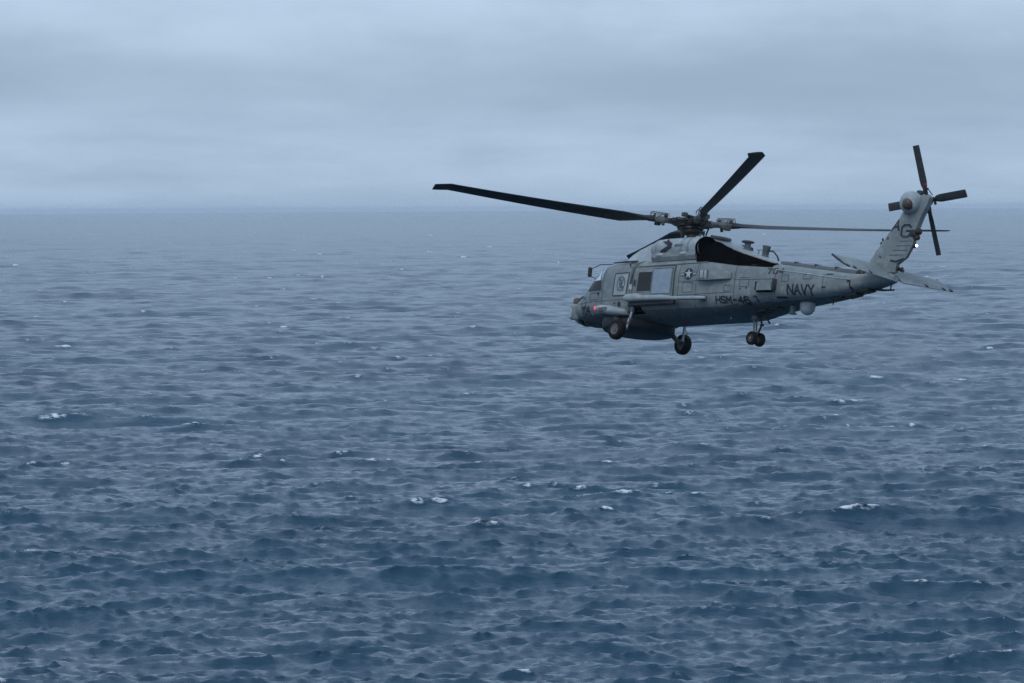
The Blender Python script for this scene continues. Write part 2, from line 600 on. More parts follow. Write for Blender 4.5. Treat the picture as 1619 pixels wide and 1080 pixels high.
def pchip(xs, ys):
    h = np.diff(xs)
    dl = np.diff(ys) / h
    m_ = np.zeros_like(ys)
    m_[0], m_[-1] = dl[0], dl[-1]
    for i in range(1, len(xs) - 1):
        if dl[i - 1] * dl[i] > 0:
            w1, w2 = 2 * h[i] + h[i - 1], h[i] + 2 * h[i - 1]
            m_[i] = (w1 + w2) / (w1 / dl[i - 1] + w2 / dl[i])

    def f(x):
        x = min(max(x, xs[0]), xs[-1])
        i = min(int(np.searchsorted(xs, x, side='right')) - 1, len(xs) - 2)
        u = (x - xs[i]) / h[i]
        return float((2 * u ** 3 - 3 * u ** 2 + 1) * ys[i] + (u ** 3 - 2 * u ** 2 + u) * h[i] * m_[i]
                     + (-2 * u ** 3 + 3 * u ** 2) * ys[i + 1] + (u ** 3 - u ** 2) * h[i] * m_[i + 1])
    return f


SF = [pchip(SA[:, 0], SA[:, k]) for k in range(1, 7)]


def sec(x):
    return [f(x) for f in SF]


def sy(x, z):
    """half width of the fuselage at height z"""
    zt, zb, w, zw, et, eb = sec(x)
    s, e_ = ((z - zw) / (zt - zw), et) if z >= zw else ((zw - z) / (zw - zb), eb)
    s = min(max(s, 0), 0.9995)
    return w * (1 - s ** e_) ** (1 / e_)


def tz(x, y):
    zt, zb, w, zw, et, eb = sec(x)
    s = min(abs(y) / w, 0.9995)
    return zw + (zt - zw) * (1 - s ** et) ** (1 / et)


def section(x, n=46):
    """closed loop of points evenly spaced along the outline"""
    zt, zb, w, zw, et, eb = sec(x)
    P = []
    for k in range(401):
        a = -pi / 2 + pi * k / 400
        e_ = et if a >= 0 else eb
        P.append((w * abs(cos(a)) ** (2 / e_), zw + ((zt - zw) if a >= 0 else -(zw - zb)) * abs(sin(a)) ** (2 / e_)))
    P = np.array(P)
    d = np.concatenate([[0], np.cumsum(np.hypot(*np.diff(P, axis=0).T))])
    t_ = np.linspace(0, d[-1], n + 1)
    Y, Z = np.interp(t_, d, P[:, 0]), np.interp(t_, d, P[:, 1])
    L = [(x, y, z) for y, z in zip(Y, Z)]
    return L + [(x, -y, z) for _, y, z in L[::-1][1:-1]]


xs = sorted(set([round(4.62 - 0.085 * i, 3) for i in range(165)] + [-9.30, 4.62, 4.60]), reverse=True)
xs = [x for x in xs if -9.30 <= x <= 4.62]
fus = MB().loft([section(x) for x in xs])
# lower hull: underside shade put into a darker paint, along with real grime
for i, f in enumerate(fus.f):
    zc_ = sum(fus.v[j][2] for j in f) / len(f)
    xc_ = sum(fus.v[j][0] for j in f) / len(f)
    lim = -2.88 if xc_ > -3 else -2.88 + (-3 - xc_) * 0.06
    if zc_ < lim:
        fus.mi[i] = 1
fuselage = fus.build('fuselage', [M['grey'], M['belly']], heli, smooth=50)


def patch(mb, c, off=0.008, thick=0.0, nx=8, nz=6, side=1, fn=None):
    """quad c = ((x,z) x4: bottom fore, bottom aft, top aft, top fore) laid on the fuselage side"""
    fn = fn or sy
    g = []
    for j in range(nz + 1):
        v = j / nz
        for i in range(nx + 1):
            u = i / nx
            x = (c[0][0] * (1 - u) + c[1][0] * u) * (1 - v) + (c[3][0] * (1 - u) + c[2][0] * u) * v
            z = (c[0][1] * (1 - u) + c[1][1] * u) * (1 - v) + (c[3][1] * (1 - u) + c[2][1] * u) * v
            g.append((x, side * (fn(x, z) + off), z))
    fs = []
    n = nx + 1
    for j in range(nz):
        for i in range(nx):
            fs.append((j * n + i, j * n + i + 1, (j + 1) * n + i + 1, (j + 1) * n + i))
    if thick:
        o = len(g)
        g += [(x, y - side * thick, z) for x, y, z in g[:o]]
        ring = [i for i in range(n)] + [j * n + nx for j in range(1, nz + 1)] + [nz * n + i for i in range(nx - 1, -1, -1)] + [j * n for j in range(nz - 1, 0, -1)]
        for a in range(len(ring)):
            p, q = ring[a], ring[(a + 1) % len(ring)]
            fs.append((p, q, q + o, p + o))
    mb.add(g, fs)
    return mb


def strip(mb, pts, wd, off=0.008, fn=None, side=1):
    """thin line over the side surface through (x,z) points"""
    fn = fn or sy
    for (x0, z0), (x1, z1) in zip(pts, pts[1:]):
        L = math.hypot(x1 - x0, z1 - z0)
        if L < 1e-6:
            continue
        nx_, nz_ = -(z1 - z0) / L * wd / 2, (x1 - x0) / L * wd / 2
        n = max(1, int(L / 0.03))
        patch(mb, ((x0 - nx_, z0 - nz_), (x1 - nx_, z1 - nz_), (x1 + nx_, z1 + nz_), (x0 + nx_, z0 + nz_)), off, 0, n, 1, side, fn)
    return mb


def frame(mb, c, wd, off):
    pts = list(c) + [c[0]]
    for k, (a, b_) in enumerate(zip(pts, pts[1:])):
        strip(mb, [a, b_], wd, off + 0.0006 * k)
    return mb


def Q(x0, x1, z0, z1):
    return ((x0, z0), (x1, z0), (x1, z1), (x0, z1))


# ---- cockpit glazing
for side in (1, -1):
    w_ = MB()
    patch(w_, ((3.34, -2.13), (2.66, -2.15), (2.70, -1.86), (3.16, -1.85)), 0.012, 0.02, 8, 8, side)
    o = w_.build('cockpit_window', M['glass'], heli)
    fr = MB()
    c4 = ((3.37, -2.14), (2.65, -2.16), (2.76, -1.48), (2.93, -1.48))
    if side == 1:
        frame(fr, c4, 0.035, 0.014)
        fr.build('window_frame', M['seam'], o)
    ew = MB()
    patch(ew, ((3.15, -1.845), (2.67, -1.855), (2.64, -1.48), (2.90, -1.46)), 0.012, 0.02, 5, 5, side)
    ew.build('upper_window', M['skypane'], heli)
# windscreen panes on the sloping front
for y0, y1 in ((0.04, 0.40), (0.44, 0.80), (-0.40, -0.04), (-0.80, -0.44)):
    wp = MB()
    g, fs = [], []
    for j in range(9):
        x = 3.66 - 0.62 * j / 8
        for i in range(5):
            y = y0 + (y1 - y0) * i / 4
            g.append((x + 0.008, y, tz(x, y) + 0.012))
    for j in range(8):
        for i in range(4):
            fs.append((j * 5 + i, j * 5 + i + 1, (j + 1) * 5 + i + 1, (j + 1) * 5 + i))
    wp.add(g, fs)
    wp.build('windscreen', M['glass'], heli)
for y_ in (0.42, -0.42):
    wi = MB().tube([(3.74, y_, tz(3.72, y_) + 0.03), (3.25, y_ + 0.05, tz(3.25, y_) + 0.04)], 0.012, 6)
    wi.build('wiper', M['seam'], heli)

# ---- cockpit door outline and the blanked window with its emblem
dr = MB()
patch(dr, ((2.02, -2.37), (1.43, -2.375), (1.38, -1.70), (2.00, -1.70)), 0.012, 0.03, 6, 8)
door1 = dr.build('cockpit_door_panel', M['cowl'], heli)
fr = frame(MB(), ((2.03, -2.385), (1.42, -2.39), (1.37, -1.685), (2.01, -1.685)), 0.035, 0.015)
fr.build('seal', M['seam'], door1)
em = MB()


def disc(mb, cx, cz, rx, rz, off, n=20, r_in=0.0, fn=None, a0=0.0, a1=2 * pi):
    fn = fn or sy
    ring = []
    full = abs(a1 - a0 - 2 * pi) < 1e-6
    for k in range(n + (0 if full else 1)):
        a = a0 + (a1 - a0) * k / n
        for q in ((r_in, 1.0) if r_in > 0 else (1.0,)):
            x, z = cx + rx * q * cos(a), cz + rz * q * sin(a)
            ring.append((x, fn(x, z) + off, z))
    if r_in > 0:
        m_ = n if full else n
        cnt = len(ring) // 2
        fs = [(2 * k, 2 * k + 1, 2 * ((k + 1) % cnt) + 1, 2 * ((k + 1) % cnt)) for k in range(m_)]
        mb.add(ring, fs)
    else:
        c_ = (cx, fn(cx, cz) + off, cz)
        cnt = len(ring)
        mb.add([c_] + ring, [(0, 1 + k, 1 + (k + 1) % cnt) for k in range(cnt if full else cnt - 1)])
    return mb


disc(em, 1.70, -2.02, 0.19, 0.24, 0.016, 22, 0.80)
disc(em, 1.70, -2.00, 0.085, 0.12, 0.0172, 16)
disc(em, 1.66, -2.13, 0.10, 0.045, 0.0180, 14)
disc(em, 1.755, -1.90, 0.045, 0.06, 0.0186, 12)
strip(em, [(1.86, -1.80), (1.80, -1.88)], 0.03, 0.019)
strip(em, [(1.55, -1.84), (1.61, -1.93)], 0.03, 0.019)
strip(em, [(1.87, -2.24), (1.80, -2.16)], 0.03, 0.019)
strip(em, [(1.56, -2.25), (1.60, -2.17)], 0.03, 0.019)
em.build('emblem', M['markgrey'], door1)

# ---- sliding cabin door with its two windows
cd = MB()
patch(cd, ((1.12, -2.50), (-0.74, -2.54), (-0.72, -1.56), (1.14, -1.52)), 0.022, 0.04, 14, 8)
cabin_door = cd.build('cabin_door', M['grey'], heli)
fr = frame(MB(), ((1.13, -2.51), (-0.75, -2.55), (-0.73, -1.55), (1.15, -1.51)), 0.032, 0.026)
fr.build('seal', M['seam'], cabin_door)
pn = patch(MB(), ((0.91, -2.30), (0.28, -2.315), (0.28, -1.71), (0.89, -1.70)), 0.030, 0.03)
pn.build('window', M['glass'], cabin_door)
frame(MB(), ((0.93, -2.315), (0.265, -2.33), (0.265, -1.695), (0.905, -1.685)), 0.03, 0.034).build('window_frame', M['grey'], cabin_door)
pn = patch(MB(), ((0.24, -2.40), (-0.60, -2.42), (-0.60, -1.64), (0.24, -1.63)), 0.030, 0.03)
pn.build('pale_pane', M['cover'], cabin_door)  # flat pane in one even pale tone
frame(MB(), ((0.25, -2.41), (-0.66, -2.43), (-0.66, -1.62), (0.25, -1.61)), 0.03, 0.034).build('pale_pane_frame', M['markgrey'], cabin_door)
hd = MB().box((1.02, 1.24, -2.02), (0.05, 0.04, 0.20), bev=0.012)
hd.build('handle', M['seam'], cabin_door)
# upper rail, vertical post, grab fittings
rl = MB()
rl.tube([(2.42, 0.93, -1.285), (1.9, 0.98, -1.29), (1.2, 1.03, -1.31)], [0.022, 0.03, 0.03], 8)
rl.build('door_rail', M['seam'], heli)
rl2 = MB().tube([(x, sy(x, -1.50) + 0.02, -1.50) for x in (1.15, 0.5, -0.2, -0.9, -1.6, -2.1)], 0.018, 8)
rl2.build('door_rail', M['grey'], heli)
ps = strip(MB(), [(1.24, -2.04), (1.20, -1.72), (1.17, -1.50), (1.09, -1.34), (1.02, -1.28)], 0.05, 0.02)
ps.build('door_post', M['seam'], heli)
hk = MB().tube([(1.42, 1.10, -1.47), (1.36, 1.20, -1.44), (1.22, 1.22, -1.40), (1.16, 1.12, -1.36)], 0.018, 6)
hk.build('grab_rail', M['seam'], heli)
pl = patch(MB(), Q(1.31, 1.17, -2.22, -2.06), 0.012, 0.01)
pl.build('placard', M['pale'], heli)

# ---- fuselage seams
for x, z0, z1 in ((2.56, -2.95, -1.36), (1.28, -2.95, -1.36), (-0.95, -2.9, -1.40), (-1.75, -2.9, -1.46), (-3.42, -2.78, -1.56), (-4.95, -2.66, -1.76), (-6.75, -2.56, -1.98)):
    strip(MB(), [(x, z0 + (z1 - z0) * k / 10) for k in range(11)], 0.014, 0.008).build('panel_seam', M['seam'], heli)
for z, x0, x1 in ((-2.52, 3.9, 1.3), (-2.50, -0.95, -3.4), (-2.08, -0.95, -2.0), (-2.12, -3.42, -4.9)):
    strip(MB(), [(x0, z), (x1, z)], 0.012, 0.0086).build('panel_seam', M['seam'], heli)
for q in (Q(-3.62, -3.98, -2.34, -2.06), Q(-3.0, -3.3, -2.46, -2.28), Q(-1.15, -1.6, -2.42, -2.12), Q(-5.2, -5.45, -2.2, -2.0), Q(3.2, 2.75, -2.46, -2.24), Q(3.75, 3.45, -2.7, -2.35), Q(-6.0, -6.3, -2.14, -1.99)):
    frame(MB(), q, 0.013, 0.009).build('hatch_outline', M['seam'], heli)
for x, z, r_ in ((2.77, -2.27, 0.05), (3.60, -2.36, 0.035), (1.93, -2.62, 0.035), (-0.85, -2.66, 0.03), (-3.66, -2.40, 0.03), (-3.9, -2.38, 0.03)):
    disc(MB(), x, z, r_, r_, 0.0105, 12).build('filler_cap', M['seam'], heli)
# oil and soot runs with shapes of their own
for x, z0, z1, w_ in ((-4.28, -2.62, -2.80, 0.05), (-4.24, -2.62, -2.66, 0.14), (-7.78, -2.22, -2.60, 0.05), (-7.72, -2.20, -2.27, 0.12), (-6.95, -1.98, -2.02, 0.25), (-7.82, -2.40, -2.5, 0.08), (-6.8, -2.38, -2.42, 0.16), (-5.2, -2.65, -2.70, 0.40), (-4.0, -1.62, -1.66, 0.2)):
    patch(MB(), ((x + w_ / 2, z1), (x - w_ / 2, z1), (x - w_ / 2 * 0.8, z0), (x + w_ / 2, z0)), 0.010, 0, 3, 5).build('stain', M['mark'], heli)

# ---- stub weapon pylon on the left side
def yat(x, z, o_):
    return sy(x, z) + o_
py = MB()
lp = []
for x, r_y, r_z, zc_, out_ in ((1.24, 0.02, 0.03, -2.54, 0.24), (1.20, 0.08, 0.07, -2.54, 0.24), (1.05, 0.15, 0.12, -2.545, 0.24), (0.55, 0.165, 0.13, -2.55, 0.24), (0.38, 0.15, 0.09, -2.585, 0.24),
                               (-0.55, 0.15, 0.092, -2.60, 0.23), (-0.72, 0.13, 0.085, -2.61, 0.22), (-0.95, 0.085, 0.062, -2.625, 0.20), (-2.30, 0.075, 0.055, -2.67, 0.20), (-2.42, 0.07, 0.055, -2.675, 0.20), (-2.46, 0.02, 0.02, -2.675, 0.20)):
    yc = 1.18 + out_
    lp.append([(x, yc + r_y * abs(cos(a)) ** 0.7 * (1 if cos(a) > 0 else -1), zc_ + r_z * abs(sin(a)) ** 0.7 * (1 if sin(a) > 0 else -1)) for a in [2 * pi * k / 16 for k in range(16)]])
py.loft(lp)
pyl = py.build('weapon_pylon', M['cowl'], heli)
for x0, x1 in ((1.0, 0.2), (-0.2, -0.7), (-2.0, -2.3)):
    MB().loft([[(x0, 1.12, -2.56), (x0, 1.12, -2.70), (x0, 1.40, -2.64), (x0, 1.40, -2.56)], [(x1, 1.12, -2.58), (x1, 1.12, -2.72), (x1, 1.38, -2.66), (x1, 1.38, -2.585)]]).build('pylon_bracket', M['belly'], pyl)
rk = MB().box((0.0, 1.36, -2.735), (2.1, 0.13, 0.13), bev=0.03)
rk.build('ejector_rack', M['dsteel'], pyl)

# ---- nose sensors
ns = MB()
ns.lathe((4.48, 0, -2.55), (1, 0, -0.02), [(-0.05, 0.50), (0.05, 0.50), (0.14, 0.43), (0.2, 0.34)], 28)
nose = ns.build('nose_collar', M['seam'], heli)
tur = MB()
tur.lathe((4.72, 0.0, -2.48), (0, 0, -1), [(-0.24, 0.10), (-0.22, 0.19), (-0.10, 0.235), (0.02, 0.24), (0.04, 0.215)], 24)
tur.build('turret_mount', M['grey'], heli)
bl_ = MB()
bl_.lathe((4.73, 0.0, -2.70), (0, 0, 1), [(-0.27 * cos(pi * k / 12), max(0.01, 0.27 * sin(pi * k / 12))) for k in range(13)], 24)
ball = bl_.build('sensor_turret', M['cowl'], heli)
for y_, z_, r_ in ((0.10, -2.60, 0.085), (-0.09, -2.62, 0.07), (0.02, -2.76, 0.06)):
    MB().lathe((4.90, y_, z_ - 0.04), (1, 0, 0), [(0, r_), (0.07, r_), (0.075, r_ * 0.8)], 14).build('lens', M['glass'], ball)
for side in (1, -1):
    es = MB()
    es.box((4.46, side * 0.50, -2.68), (0.34, 0.22, 0.50), Matrix.Rotation(side * radians(32), 3, 'Z'), 0.06)
    e1 = es.build('antenna_fairing', M['grey'] if side == 1 else M['pale'], heli)
    MB().box((4.57, side * 0.58, -2.74), (0.12, 0.22, 0.34), Matrix.Rotation(side * radians(32), 3, 'Z'), 0.04).build('radome_face', M['pale'], e1)
    MB().box((4.50, side * 0.45, -2.36), (0.24, 0.20, 0.26), Matrix.Rotation(side * radians(20), 3, 'Z'), 0.04).build('sensor_box', M['brown'], e1)
chn = MB().loft([[(4.3, y, z) for y, z in ((-.3, -2.9), (.3, -2.9), (.22, -3.06), (-.22, -3.06))], [(3.5, y, z) for y, z in ((-.3, -3.0), (.3, -3.0), (.25, -3.14), (-.25, -3.14))]])
chn.build('chin_antenna', M['dsteel'], heli)
mr = MB().tube([(2.75, 0.66, -1.26), (3.25, 0.74, -1.26), (3.62, 0.80, -1.40)], 0.014, 6).tube([(3.62, 0.80, -1.62), (3.35, 0.80, -1.72)], 0.012, 6)
mra = mr.build('mirror_arm', M['seam'], heli)
MB().box((3.66, 0.80, -1.49), (0.07, 0.16, 0.30), bev=0.025).build('mirror', M['seam'], mra)

# ---- search radar tub under the nose
rd = MB()
rd.lathe((2.02, 0, -3.45), (0, 0, 1), [(0, 0.55), (0.02, 0.90), (0.07, 1.06), (0.15, 1.13), (0.30, 1.15), (0.44, 1.12)], 48)
rd.build('search_radar_tub', M['tub'], heli)

# ---- engine deck fairing (rotor pylon)
FA = [(2.80, -1.21, 0.14, 0.46), (2.62, -1.05, 0.26, 0.62), (2.30, -0.90, 0.34, 0.72), (1.9, -0.76, 0.40, 0.78), (1.3, -0.60, 0.45, 0.82), (0.7, -0.52, 0.48, 0.82), (0.0, -0.49, 0.50, 0.82),
      (-1.3, -0.52, 0.50, 0.84), (-1.9, -0.66, 0.46, 0.86), (-2.2, -0.80, 0.44, 0.88), (-3.2, -1.12, 0.40, 0.80), (-4.3, -1.44, 0.32, 0.52), (-4.75, -1.60, 0.20, 0.34)]


def fa_loop(x, zt, wt, wb):
    zb_ = tz(x, wb) - 0.06 if wb < 1.15 else -1.5
    P = [(0.0, zt), (wt * 0.6, zt - 0.01), (wt * 0.9, zt - 0.045), (wt, zt - 0.11)]
    for k in range(1, 6):
        u = k / 5
        P.append((wt + (wb - wt) * u ** 1.3, (zt - 0.11) * (1 - u) + zb_ * u))
    L = [(x, y, z) for y, z in P]
    return L + [(x, -y, z) for y, z in P[::-1][:-1]]


fa = MB()
FL = [fa_loop(*f) for f in FA]
fa.loft(FL)
for i, f in enumerate(fa.f):
    xc_ = sum(fa.v[j][0] for j in f) / len(f)
    yc_ = max(abs(fa.v[j][1]) for j in f) if len(f) == 4 else 0
    zc_ = sum(fa.v[j][2] for j in f) / len(f)
    side_lo = len(f) == 4 and (f[0] % 17 >= 3 and f[0] % 17 <= 13)
    if xc_ < -1.5 and len(f) == 4 and 3 <= min(k % 17 for k in f) and max(k % 17 for k in f) <= 14:
        fa.mi[i] = 1
fa.build('pylon_fairing', [M['cowl'], M['soot']], heli, smooth=45)
# sooted side boards that close the exhaust bay
for side in (1, -1):
    eb_ = MB()
    rows = []
    for k in range(15):
        u = k / 14
        x = -1.55 - 3.15 * u
        zt_ = np.interp(x, [-4.75, -4.3, -3.2, -2.2, -1.9, -1.4], [-1.62, -1.52, -1.22, -0.90, -0.78, -0.70])
        yt = np.interp(x, [-4.75, -3.2, -2.2, -1.4], [0.36, 0.58, 0.70, 0.72])
        zb_ = np.interp(x, [-4.75, -3.4, -2.2, -1.4], [-1.74, -1.66, -1.50, -1.46])
        yb = sy(x, zb_) + 0.012
        row = []
        for q in range(6):
            v = q / 5
            bul = 0.10 * sin(pi * v) * (1 - u)
            yy_ = yt + (yb - yt) * v + bul
            row.append((x, side * yy_, max(zt_ + (zb_ - zt_) * v, (tz(x, min(yy_, yb - 0.012)) if q < 5 else -9) + 0.014)))
        rows.append(row)
    vs_ = [p for r_ in rows for p in r_]
    fs_ = [(i * 6 + j, i * 6 + j + 1, (i + 1) * 6 + j + 1, (i + 1) * 6 + j) for i in range(14) for j in range(5)]
    eb_.add(vs_, fs_)
    eb_.build('exhaust_shield', M['soot'], heli)
    # soot worn edge trim along the ramp
    tr = MB().tube([(p[0][0], p[0][1], p[0][2] + 0.01) for p in rows[5:14]], 0.022, 6)
    tr.build('ramp_trim', M['tan'], heli)

    # engine nacelle
    NC = (side * 0.74, -0.95)
    en = MB()
    prof = [(0.66, 0.20, 0.0), (0.62, 0.27, 0.0), (0.50, 0.315, 0.0), (0.20, 0.335, 0), (-0.4, 0.34, 0), (-1.0, 0.345, 0), (-1.45, 0.35, 0.0), (-1.60, 0.35, 0.02)]
    LL = []
    for x, r_, dy in prof:
        LL.append([(x, NC[0] + side * dy + r_ * cos(a), NC[1] - 0.02 * (0.66 - x) / 2 + r_ * 1.02 * sin(a)) for a in [2 * pi * k / 28 for k in range(28)]])
    en.loft(LL, True, False)
    eng = en.build('engine_nacelle', M['cowl'], heli, smooth=40)
    # inlet: rounded lip and dark throat on the front
    il = MB().lathe((0.68, NC[0], NC[1]), (1, 0, 0), [(-0.02, 0.13), (0.05, 0.15), (0.06, 0.19), (0.03, 0.225), (-0.04, 0.24)], 22)
    il.build('inlet_lip', M['grey'], eng)
    MB().lathe((0.70, NC[0], NC[1]), (1, 0, 0), [(0.0, 0.135), (0.04, 0.02)], 16).build('inlet_throat', M['black'], eng)
    # saddle between nacelle and deck
    sa_ = MB().loft([[(x, side * y, z) for y, z in ((0.42, -0.95), (1.05, -1.08), (1.08, -1.24), (1.02, -1.36), (0.42, -1.30))] for x in (0.55, -0.3, -1.0, -1.45)])
    sa_.build('nacelle_saddle', M['grey'], eng)
    # access latches, bands
    for x, w_ in ((-0.78, 0.03), (-1.05, 0.08), (0.40, 0.02)):
        rr_ = 0.348
        MB().loft([[(xx, NC[0] + rr_ * cos(a), NC[1] - 0.013 + rr_ * 1.02 * sin(a)) for a in [2 * pi * k / 28 for k in range(28)]] for xx in (x, x - w_)], False, False).build('cowl_band', M['grey'], eng)
    for x in (0.18, -0.88):
        MB().lathe((x + 0.16, side * 1.06, -1.17), (-1, 0, 0), [(0, 0.01), (0.05, 0.05), (0.2, 0.065), (0.3, 0.05), (0.34, 0.01)], 10).build('hinge_fairing', M['pale'], eng)
    if side == 1:
        def ny(x, z):
            d = (z - (NC[1] - 0.02 * (0.66 - x) / 2)) / (0.342 * 1.02)
            return 0.74 + 0.346 * sqrt(max(0.0, 1 - d * d))
        ch_ = MB()
        strip(ch_, [(0.10, -0.68), (-0.34, -0.90)], 0.14, 0.004, ny)
        strip(ch_, [(-0.34, -0.90), (0.14, -1.11)], 0.14, 0.0046, ny)
        ch_.build('chevron', M['mark'], eng)
        strip(MB(), [(-0.48, -0.90), (-0.86, -0.91)], 0.07, 0.004, ny).build('stencil_bar', M['markgrey'], eng)
    # exhaust duct: turned outward and back, its shaded inside painted black
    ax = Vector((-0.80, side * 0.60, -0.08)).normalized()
    MB().lathe((-1.585, NC[0], NC[1] - 0.022), (-1, 0, 0), [(0.0, 0.352), (0.02, 0.356), (0.022, 0.02)], 28).build('nacelle_end_shade', M['black'], eng)  # black disc paints the dark inside of the nacelle end
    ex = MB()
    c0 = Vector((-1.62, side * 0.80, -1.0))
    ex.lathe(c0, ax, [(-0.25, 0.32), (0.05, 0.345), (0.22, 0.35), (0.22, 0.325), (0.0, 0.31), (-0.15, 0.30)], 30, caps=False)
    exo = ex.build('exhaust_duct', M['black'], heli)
    MB().lathe(c0, ax, [(0.12, 0.322), (0.06, 0.02)], 24).build('exhaust_mouth_shade', M['black'], exo)  # black disc paints the shaded depth of the duct
# deck shoulder plates between roof and nacelle
ap = MB().box((-1.70, 0.30, -0.60), (0.66, 0.36, 0.10), Matrix.Rotation(radians(-9), 3, 'Y'), 0.03)
ap.build('cooling_vent', M['belly'], heli)

# ---- things on the ramp
j1 = MB().lathe((-2.62, 0, -0.98), (0, 0, 1), [(0, 0.17), (0.06, 0.17), (0.07, 0.10), (0.24, 0.10), (0.25, 0.19), (0.285, 0.20), (0.30, 0.17)], 20)
j1.build('jammer_pedestal', M['belly'], heli)
j2 = MB().lathe((-3.44, 0, -1.24), (-0.14, 0, 1), [(0, 0.12), (0.06, 0.12), (0.09, 0.10), (0.30, 0.12), (0.36, 0.13), (0.38, 0.10)], 14)
jo = j2.build('beacon_housing', M['belly'], heli)
MB().tube([(-3.55, 0, -1.02), (-3.80, 0, -1.06), (-4.0, 0, -1.22), (-4.08, 0, -1.36)], 0.026, 8).build('cable_conduit', M['dsteel'], jo)
MB().tube([(-3.15, 0, -1.10), (-3.15, 0, -0.98)], 0.015, 6).tube([(-3.28, 0, -0.99), (-3.06, 0, -0.98)], 0.012, 6).build('whip_antenna', M['belly'], heli)

# ---- tail drive shaft cover
dc = MB()
dl_ = []
for x, zt_, w_ in ((-4.10, -1.46, 0.10), (-4.40, -1.40, 0.20), (-5.2, -1.50, 0.19), (-6.4, -1.66, 0.18), (-7.5, -1.80, 0.17), (-7.72, -1.83, 0.165)):
    zb_ = tz(x, w_) - 0.04
    dl_.append([(x, y, z) for y, z in ((w_ * 1.1, zb_), (w_, zt_ - 0.08), (w_ * 0.72, zt_ - 0.02), (0, zt_), (-w_ * 0.72, zt_ - 0.02), (-w_, zt_ - 0.08), (-w_ * 1.1, zb_))])
dc.loft(dl_)
spine = dc.build('drive_shaft_cover', M['belly'], heli)
for x in (-5.0, -5.9, -6.8):
    MB().box((x, 0, float(np.interp(-x, [4.4, 7.7], [-1.40, -1.83])) - 0.035), (0.02, 0.37, 0.10)).build('cover_joint', M['seam'], spine)
MB().tube([(x, sy(x, tz(x, 0) - 0.22) + 0.005, tz(x, 0) - 0.22) for x in (-4.9, -5.6, -6.4, -7.2, -7.8)], 0.016, 6).build('wire_fairing', M['pale'], heli)
MB().box((-7.85, 0.02, -1.98), (0.28, 0.34, 0.22), Matrix.Rotation(radians(35), 3, 'Y'), 0.03).build('fold_hinge_fairing', M['dsteel'], heli)

# ---- vertical fin
FIN = [(-1.98, -7.95, -9.28, 0.34, 0.12), (-1.72, -8.06, -9.32, 0.34, 0.14), (-1.54, -8.14, -9.68, 0.33, 0.10), (-1.14, -8.49, -9.93, 0.32, 0.11), (-0.70, -8.88, -10.02, 0.31, 0.17), (-0.3, -9.24, -10.20, 0.30, 0.18), (0.05, -9.46, -10.42, 0.29, 0.17), (0.24, -9.62, -10.46, 0.22, 0.14), (0.32, -9.72, -10.40, 0.12, 0.08)]


def fin_loop(z, le, te, th, tt):
    c = le - te
    P = []
    for k in range(9):
        u = (k / 8) ** 1.6
        tk = th / 2 * (2.2 * sqrt(u) * (1 - u) + u * 1.0) if u < 0.35 else None
        if tk is None:
            a0 = th / 2 * (2.2 * sqrt(0.35) * 0.65 + 0.35)
            tk = a0 + (tt / 2 - a0) * (u - 0.35) / 0.65
        P.append((le - c * u, tk))
    return [(x, y, z) for x, y in P] + [(x, -y, z) for x, y in P[::-1][:-1]]


def fin_y(x, z):
    zs = [f[0] for f in FIN]
    le, te, th, tt = (float(np.interp(z, zs, [f[k] for f in FIN])) for k in (1, 2, 3, 4))
    u = min(max((le - x) / (le - te), 0), 1)
    a0 = th / 2 * (2.2 * sqrt(0.35) * 0.65 + 0.35)
    return th / 2 * (2.2 * sqrt(u) * (1 - u) + u) if u < 0.35 else a0 + (tt / 2 - a0) * (u - 0.35) / 0.65


fi = MB().loft([fin_loop(*f) for f in FIN])
fin_o = fi.build('tail_fin', M['grey'], heli, smooth=40)
for k in range(5):
    z = -1.46 + 0.135 * k
    x1 = float(np.interp(z, [-1.54, -1.14, -0.7], [-9.66, -9.91, -9.98])) + 0.03
    strip(MB(), [(x1 + 0.62 - 0.05 * k, z), (x1, z)], 0.016, 0.014, fin_y).build('rib_strip', M['markgrey'], fin_o)
for x, z, r_ in ((-8.52, -1.05, 0.05), (-8.95, -0.95, 0.045), (-8.42, -1.30, 0.03), (-9.62, -0.22, 0.035), (-9.74, -0.25, 0.03), (-9.05, -0.62, 0.04), (-8.72, -1.5, 0.03)):
    disc(MB(), x, z, r_, r_, 0.008, 10, fn=fin_y).build('chipped_patch', M['mark'], fin_o)
strip(MB(), [(-9.1, -1.62), (-9.3, -1.66), (-9.6, -1.58)], 0.06, 0.008, fin_y).build('chipped_patch', M['mark'], fin_o)
strip(MB(), [(-8.55, -0.98), (-8.62, -0.92)], 0.12, 0.009, fin_y).build('chipped_patch', M['mark'], fin_o)
lt = MB().box((-10.02, 0.02, -0.95), (0.22, 0.16, 0.16), bev=0.04).box((-9.94, 0.11, -0.83), (0.20, 0.05, 0.20), bev=0.03).lathe((-10.06, 0.02, -0.78), (-1, 0, 0), [(0, 0.10), (0.08, 0.10), (0.11, 0.05)], 12)
lto = lt.build('tail_antenna', M['dsteel'], fin_o)
MB().lathe((-9.95, 0.02, -1.20), (-1, 0, 0.0), [(0, 0.07), (0.08, 0.06), (0.10, 0.045)], 12).build('lamp_socket', M['dsteel'], fin_o)
MB().lathe((-10.045, 0.02, -1.20), (-1, 0, 0.0), [(0, 0.042), (0.03, 0.036), (0.045, 0.015)], 12).build('tail_lamp', M['lamp'], fin_o)
